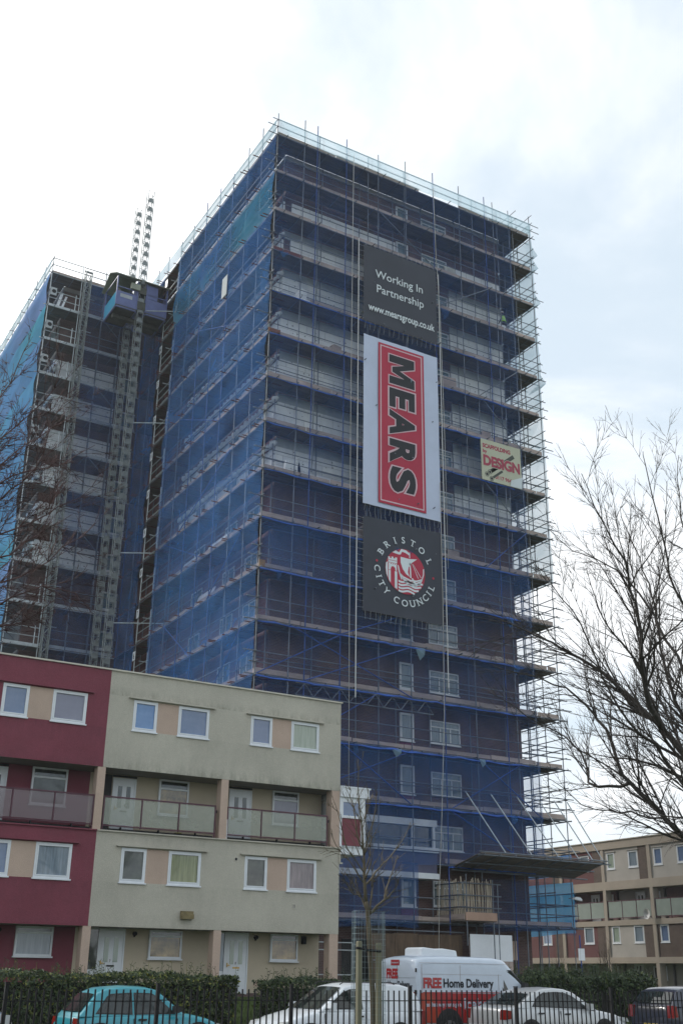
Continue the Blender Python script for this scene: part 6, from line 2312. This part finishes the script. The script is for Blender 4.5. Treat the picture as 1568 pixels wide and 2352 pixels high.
# white car-derived van, facing left
car('white car-derived van with roof bars and one dark side window, facing left', 'van', (16.2, 24.35, 0), pi, paint('white_paint', (.68, .72, .76)), 4.22, 1.70,
    [(0, .7), (.02, .95), (.08, 1.0), (.6, .995), (2.9, .985), (3.25, .96), (3.75, .84), (4.05, .72), (4.18, .62), (4.22, .5)],
    [(.04, .98), (.16, 1.26), (.34, 1.40), (.62, 1.455), (1.3, 1.475), (1.95, 1.465), (2.30, 1.41), (3.12, .97)],
    [[(1.88, 1.03), (1.88, 1.36), (2.2, 1.35), (2.36, 1.30), (2.92, 1.03)]], .98, tail=(-.01, .1, .62, 1.0), head=(3.93, 4.17, .60, .76), axles=(.78, 3.38), handles=((1.98, .86),), mirror=(2.82, 1.06),
    rear_glass=False, seams=(1.80, 2.98), tumble=.30, roofbars=True, sx=.91, drop=.08)
# silver saloon
car('silver saloon car in front of the delivery van', 'car', (19.3, 25.3, 0), 0, paint('silver_paint', (.50, .52, .53), metal=.3), 4.42, 1.74,
    [(0, .72), (.03, .93), (.10, .985), (.35, 1.0), (.8, 1.005), (2.9, .965), (3.3, .93), (3.85, .84), (4.2, .73), (4.37, .62), (4.42, .5)],
    [(.42, .99), (1.06, 1.28), (1.40, 1.365), (1.85, 1.395), (2.20, 1.375), (2.50, 1.31), (3.22, .94)],
    [[(.98, 1.035), (1.22, 1.20), (1.45, 1.285), (1.86, 1.305), (1.86, 1.01)], [(1.91, 1.01), (1.91, 1.305), (2.2, 1.29), (2.42, 1.22), (2.92, .985)]], .98,
    tail=(-.02, .22, .70, .95), head=(4.05, 4.36, .62, .76), axles=(.85, 3.42), handles=((1.2, .86), (2.12, .84)), mirror=(2.86, 1.02), seams=(1.885, 2.92), sx=.97, drop=.07)
# dark hatchback, seen from behind
car('dark blue hatchback with red tail lamps at the right edge of the street', 'car', (25.0, 25.1, 0), 0, paint('navy_paint', (.012, .016, .035)), 4.05, 1.76,
    [(0, .7), (.02, .9), (.07, .95), (.6, .98), (2.9, .97), (3.3, .92), (3.8, .78), (4.0, .62), (4.05, .5)],
    [(.05, .95), (.36, 1.33), (.62, 1.415), (1.2, 1.45), (1.9, 1.43), (2.2, 1.36), (3.0, .95)],
    [[(.62, 1.03), (.80, 1.26), (1.4, 1.34), (1.4, 1.0)], [(1.5, 1.0), (1.5, 1.34), (2.0, 1.32), (2.7, .99)]], .95,
    tail=(-.03, .16, .66, .98), head=(3.7, 4.0, .62, .78), axles=(.72, 3.25), handles=((2.0, .88),), mirror=(2.65, 1.02), seams=(1.45, 2.75))
# grey-blue people carrier, only its nose in the picture
car('grey-blue people carrier, only its nose showing at the left end of the street', 'car', (2.75, 25.0, 0), 0, paint('slate_blue_paint', (.16, .19, .26), metal=.3), 4.0, 1.72,
    [(0, .8), (.03, 1.0), (.1, 1.04), (.6, 1.05), (2.7, 1.06), (3.0, 1.05), (3.5, .98), (3.8, .86), (3.95, .7), (4.0, .5)],
    [(.05, 1.03), (.2, 1.4), (.5, 1.58), (1.2, 1.64), (1.9, 1.60), (2.3, 1.5), (3.15, 1.03)],
    [[(.45, 1.1), (.55, 1.45), (1.2, 1.5), (1.2, 1.08)], [(1.3, 1.08), (1.3, 1.5), (1.95, 1.46), (2.7, 1.08)]], 1.04,
    tail=(-.02, .12, .7, 1.1), head=(3.62, 3.96, .66, .86), axles=(.7, 3.2), handles=((1.5, .95),), mirror=(2.7, 1.12), seams=(1.25, 2.8))


def delivery_van():
    X0, Yn, Wd, L = 18.33, 27.0, 1.94, 4.98
    t = thing('delivery_van', 'white home delivery van with red lower half and a roof cooling unit', 'van', (X0, Yn + Wd / 2, 0), 0, local=True)
    Wp = paint('van_white', (.50, .57, .66))
    top = [(0, 1.98), (.03, 2.06), (.10, 2.12), (.3, 2.165), (.9, 2.18), (2.7, 2.165), (3.0, 2.13), (3.12, 2.07), (3.86, 1.42), (4.1, 1.30), (4.6, 1.14), (4.85, 1.0), (4.95, .78), (4.98, .5)]
    part('body', loft_body(L, Wd, top, .30, van_sec, ends=(.985, .84)), Wp, t, smooth=True, sharp=55)
    y = -Wd / 2 - .005
    P = lambda zx, zy: at(1250 + zx * .41454, 3150 + zy * .41454, Y=Yn)
    R = lambda zx, zy: at(1250 + zx * .41454, 3150 + zy * .41454, X=X0)

    def box(p, q):
        return min(p.x, q.x) - X0, max(p.x, q.x) - X0, min(p.z, q.z), max(p.z, q.z)
    M_vred = mat('van_red_wrap', (.36, .012, .02), .4, .12, 1.2, col2=(.40, .022, .018), coat=.4)
    M_vor = mat('van_orange_wrap', (.38, .045, .018), .4, .1, 1.2, coat=.4)
    for s in (-1, 1):
        a, b = (y, y + .006) if s < 0 else (-y - .006, -y)
        part('red_band', MB().prism([(.95, .48), (3.75, .48), (3.95, 1.2), (.5, 1.235), (.62, .9)], a, b), M_vred, t)
        part('orange_band', MB().prism([(.10, .50), (.948, .48), (.615, .9), (.495, 1.235), (.10, 1.235)], a, b), M_vor, t)
    x0, x1, z0, z1 = box(P(522, 577), P(677, 672))
    part('red_lettering', fit_text('FREE', x0, x1, z0, z0 + .27, y - .004, .05), M_vred, t)
    a0, a1, b0, b1 = box(P(690, 595), P(1112, 690))
    part('black_lettering', fit_text('Home Delivery', a0, a1, z0 - .05, z0 + .25, y - .004, .03), M_bblack, t)
    c0, c1, d0, d1 = box(P(548, 780), P(852, 815))
    d1 = P(700, 785).z
    part('white_lettering', fit_text('so thats why mums go to', c0, c1, d1 - .15, d1 - .01, y - .004, .03).add(fit_text('Iceland', P(864, 760).x - X0, P(1110, 760).x - X0, d1 - .19, d1 + .10, y - .004, .02)), Wp, t)
    # rear doors: lettering
    def rear(mb):
        mb.v = [(-.004 + v[1], -v[0], v[2]) for v in mb.v]
        return mb

    def rb(p, q):
        yc = Yn + Wd / 2
        return -(max(p.y, q.y) - yc), -(min(p.y, q.y) - yc), min(p.z, q.z), max(p.z, q.z)
    u0, u1, v0, v1 = rb(R(255, 432), R(325, 478))
    part('red_badge', rear(MB().box(u0, u1, -.004, 0, v0, v1)), M_vred, t)
    part('white_lettering', rear(fit_text('Iceland', u0 + .04, u1 - .04, v0 + .05, v1 - .05, -.008, .02)), Wp, t)
    u0, u1, v0, v1 = rb(R(218, 505), R(312, 590))
    part('red_lettering', rear(fit_text('FREE', u0, u1, v0, v1, -.004, .05)), M_vred, t)
    e0, e1, f0, f1 = rb(R(232, 600), R(412, 650))
    part('black_lettering', rear(fit_text('Home Delivery', e0, min(e1, .93), f0 - .10, f0 + .12, -.004, .03)), M_bblack, t)
    sm = MB()
    sm.box(-.004, .002, -.004, .004, .5, 1.98).box(-.004, .002, -.9, .9, 1.60, 1.606).box(-.006, .002, -.05, .12, 1.62, 1.66)
    part('door_seam', sm, M_trim, t)
    part('door_hinge', MB().box(-.02, .01, -.965, -.92, 1.2, 1.3).box(-.02, .01, -.965, -.92, 1.75, 1.85), M_trim, t)
    # side seams, swage lines
    se = MB()
    for x in (.16, 1.45, 2.78):
        se.box(x, x + .008, y, y + .006, .5, 1.95 if x < 2 else 1.72)
    se.box(.18, 2.9, y, y + .006, 1.70, 1.706).box(.1, 3.1, y + .008, y + .02, 1.99, 1.996)
    part('panel_seam', se, M_toe, t)
    part('side_moulding', MB().box(.2, 3.0, y - .01, y + .004, 1.235, 1.255), M_vred, t)
    for s in (-1, 1):
        w = MB().poly([(2.96, s * (Wd / 2 + .006), 1.28), (2.96, s * (Wd / 2 - .004), 1.80), (3.22, s * (Wd / 2 - .006), 1.80), (3.82, s * (Wd / 2 - .03), 1.32), (3.80, s * (Wd / 2 - .02), 1.28)])
        o = part('side_window', w, M_glass, t, fix=False)
        sub('window_seal', MB().poly([(2.92, s * (Wd / 2 + .003), 1.24), (2.92, s * (Wd / 2 - .008), 1.84), (3.25, s * (Wd / 2 - .012), 1.84), (3.9, s * (Wd / 2 - .04), 1.30), (3.86, s * (Wd / 2 - .03), 1.24)]), M_trim, o)
        part('door_mirror', MB().prism([(3.55, 1.25), (3.7, 1.25), (3.72, 1.5), (3.58, 1.52)], s * (Wd / 2 + .02), s * (Wd / 2 + .18)), M_trim, t)
        part('tail_lamp', MB().box(-.012, .06, s * .80, s * .955, .85, 1.25), M_taill, t)
        part('headlamp', MB().prism([(4.55, .82), (4.9, .8), (4.82, 1.0), (4.5, 1.08)], s * .5, s * .84), M_headl, t)
        for x in (1.05, 4.05):
            part('wheel_arch', MB().disc((x, .42), .43, s * (Wd / 2 - .2), s * (Wd / 2 + .009), 28), M_trim, t)
            wheel(t, x, s * (Wd / 2 - .06), .34, .2)
    part('windscreen', MB().poly([(3.185, -.72, 2.045), (3.185, .72, 2.045), (3.83, .82, 1.475), (3.83, -.82, 1.475)]), M_glass, t, fix=False)
    ac = part('cooling_unit', MB().prism([(.75, 2.15), (2.02, 2.15), (1.98, 2.34), (1.5, 2.39), (1.3, 2.37), (.85, 2.41), (.76, 2.38)], -.1, .75), mat('unit_cream', (.66, .69, .72), .5, .05, 3), t)
    bv = ac.modifiers.new('edge', 'BEVEL')
    bv.width = .03
    bv.segments = 2
    part('bumper', MB().box(-.08, .1, -.92, .92, .36, .58), M_trim, t)
    part('bumper', MB().box(4.86, 5.02, -.8, .8, .32, .6), M_trim, t)


delivery_van()
bpy.context.view_layer.update()

# ------------------------------------------------------------------ haze volume added to lift dark tones like lens glare
hz = part('haze', MB().box(-60, 130, -20, 130, -1.1, 56), None)
hz['kind'] = 'stuff'
hz['label'] = 'thin pale haze added to veil the tower like lens glare'
hz['category'] = 'haze'
hm_ = bpy.data.materials.new('glare_haze')
hm_.use_nodes = True
ht = hm_.node_tree
ht.nodes.remove(ht.nodes['Principled BSDF'])
pv = ht.nodes.new('ShaderNodeVolumePrincipled')
pv.inputs['Color'].default_value = (0.86, 0.92, 1.0, 1)
pv.inputs['Density'].default_value = 0.00034
pv.inputs['Anisotropy'].default_value = 0.35
ht.links.new(pv.outputs[0], ht.nodes['Material Output'].inputs['Volume'])
hz.data.materials.append(hm_)
bpy.context.view_layer.update()
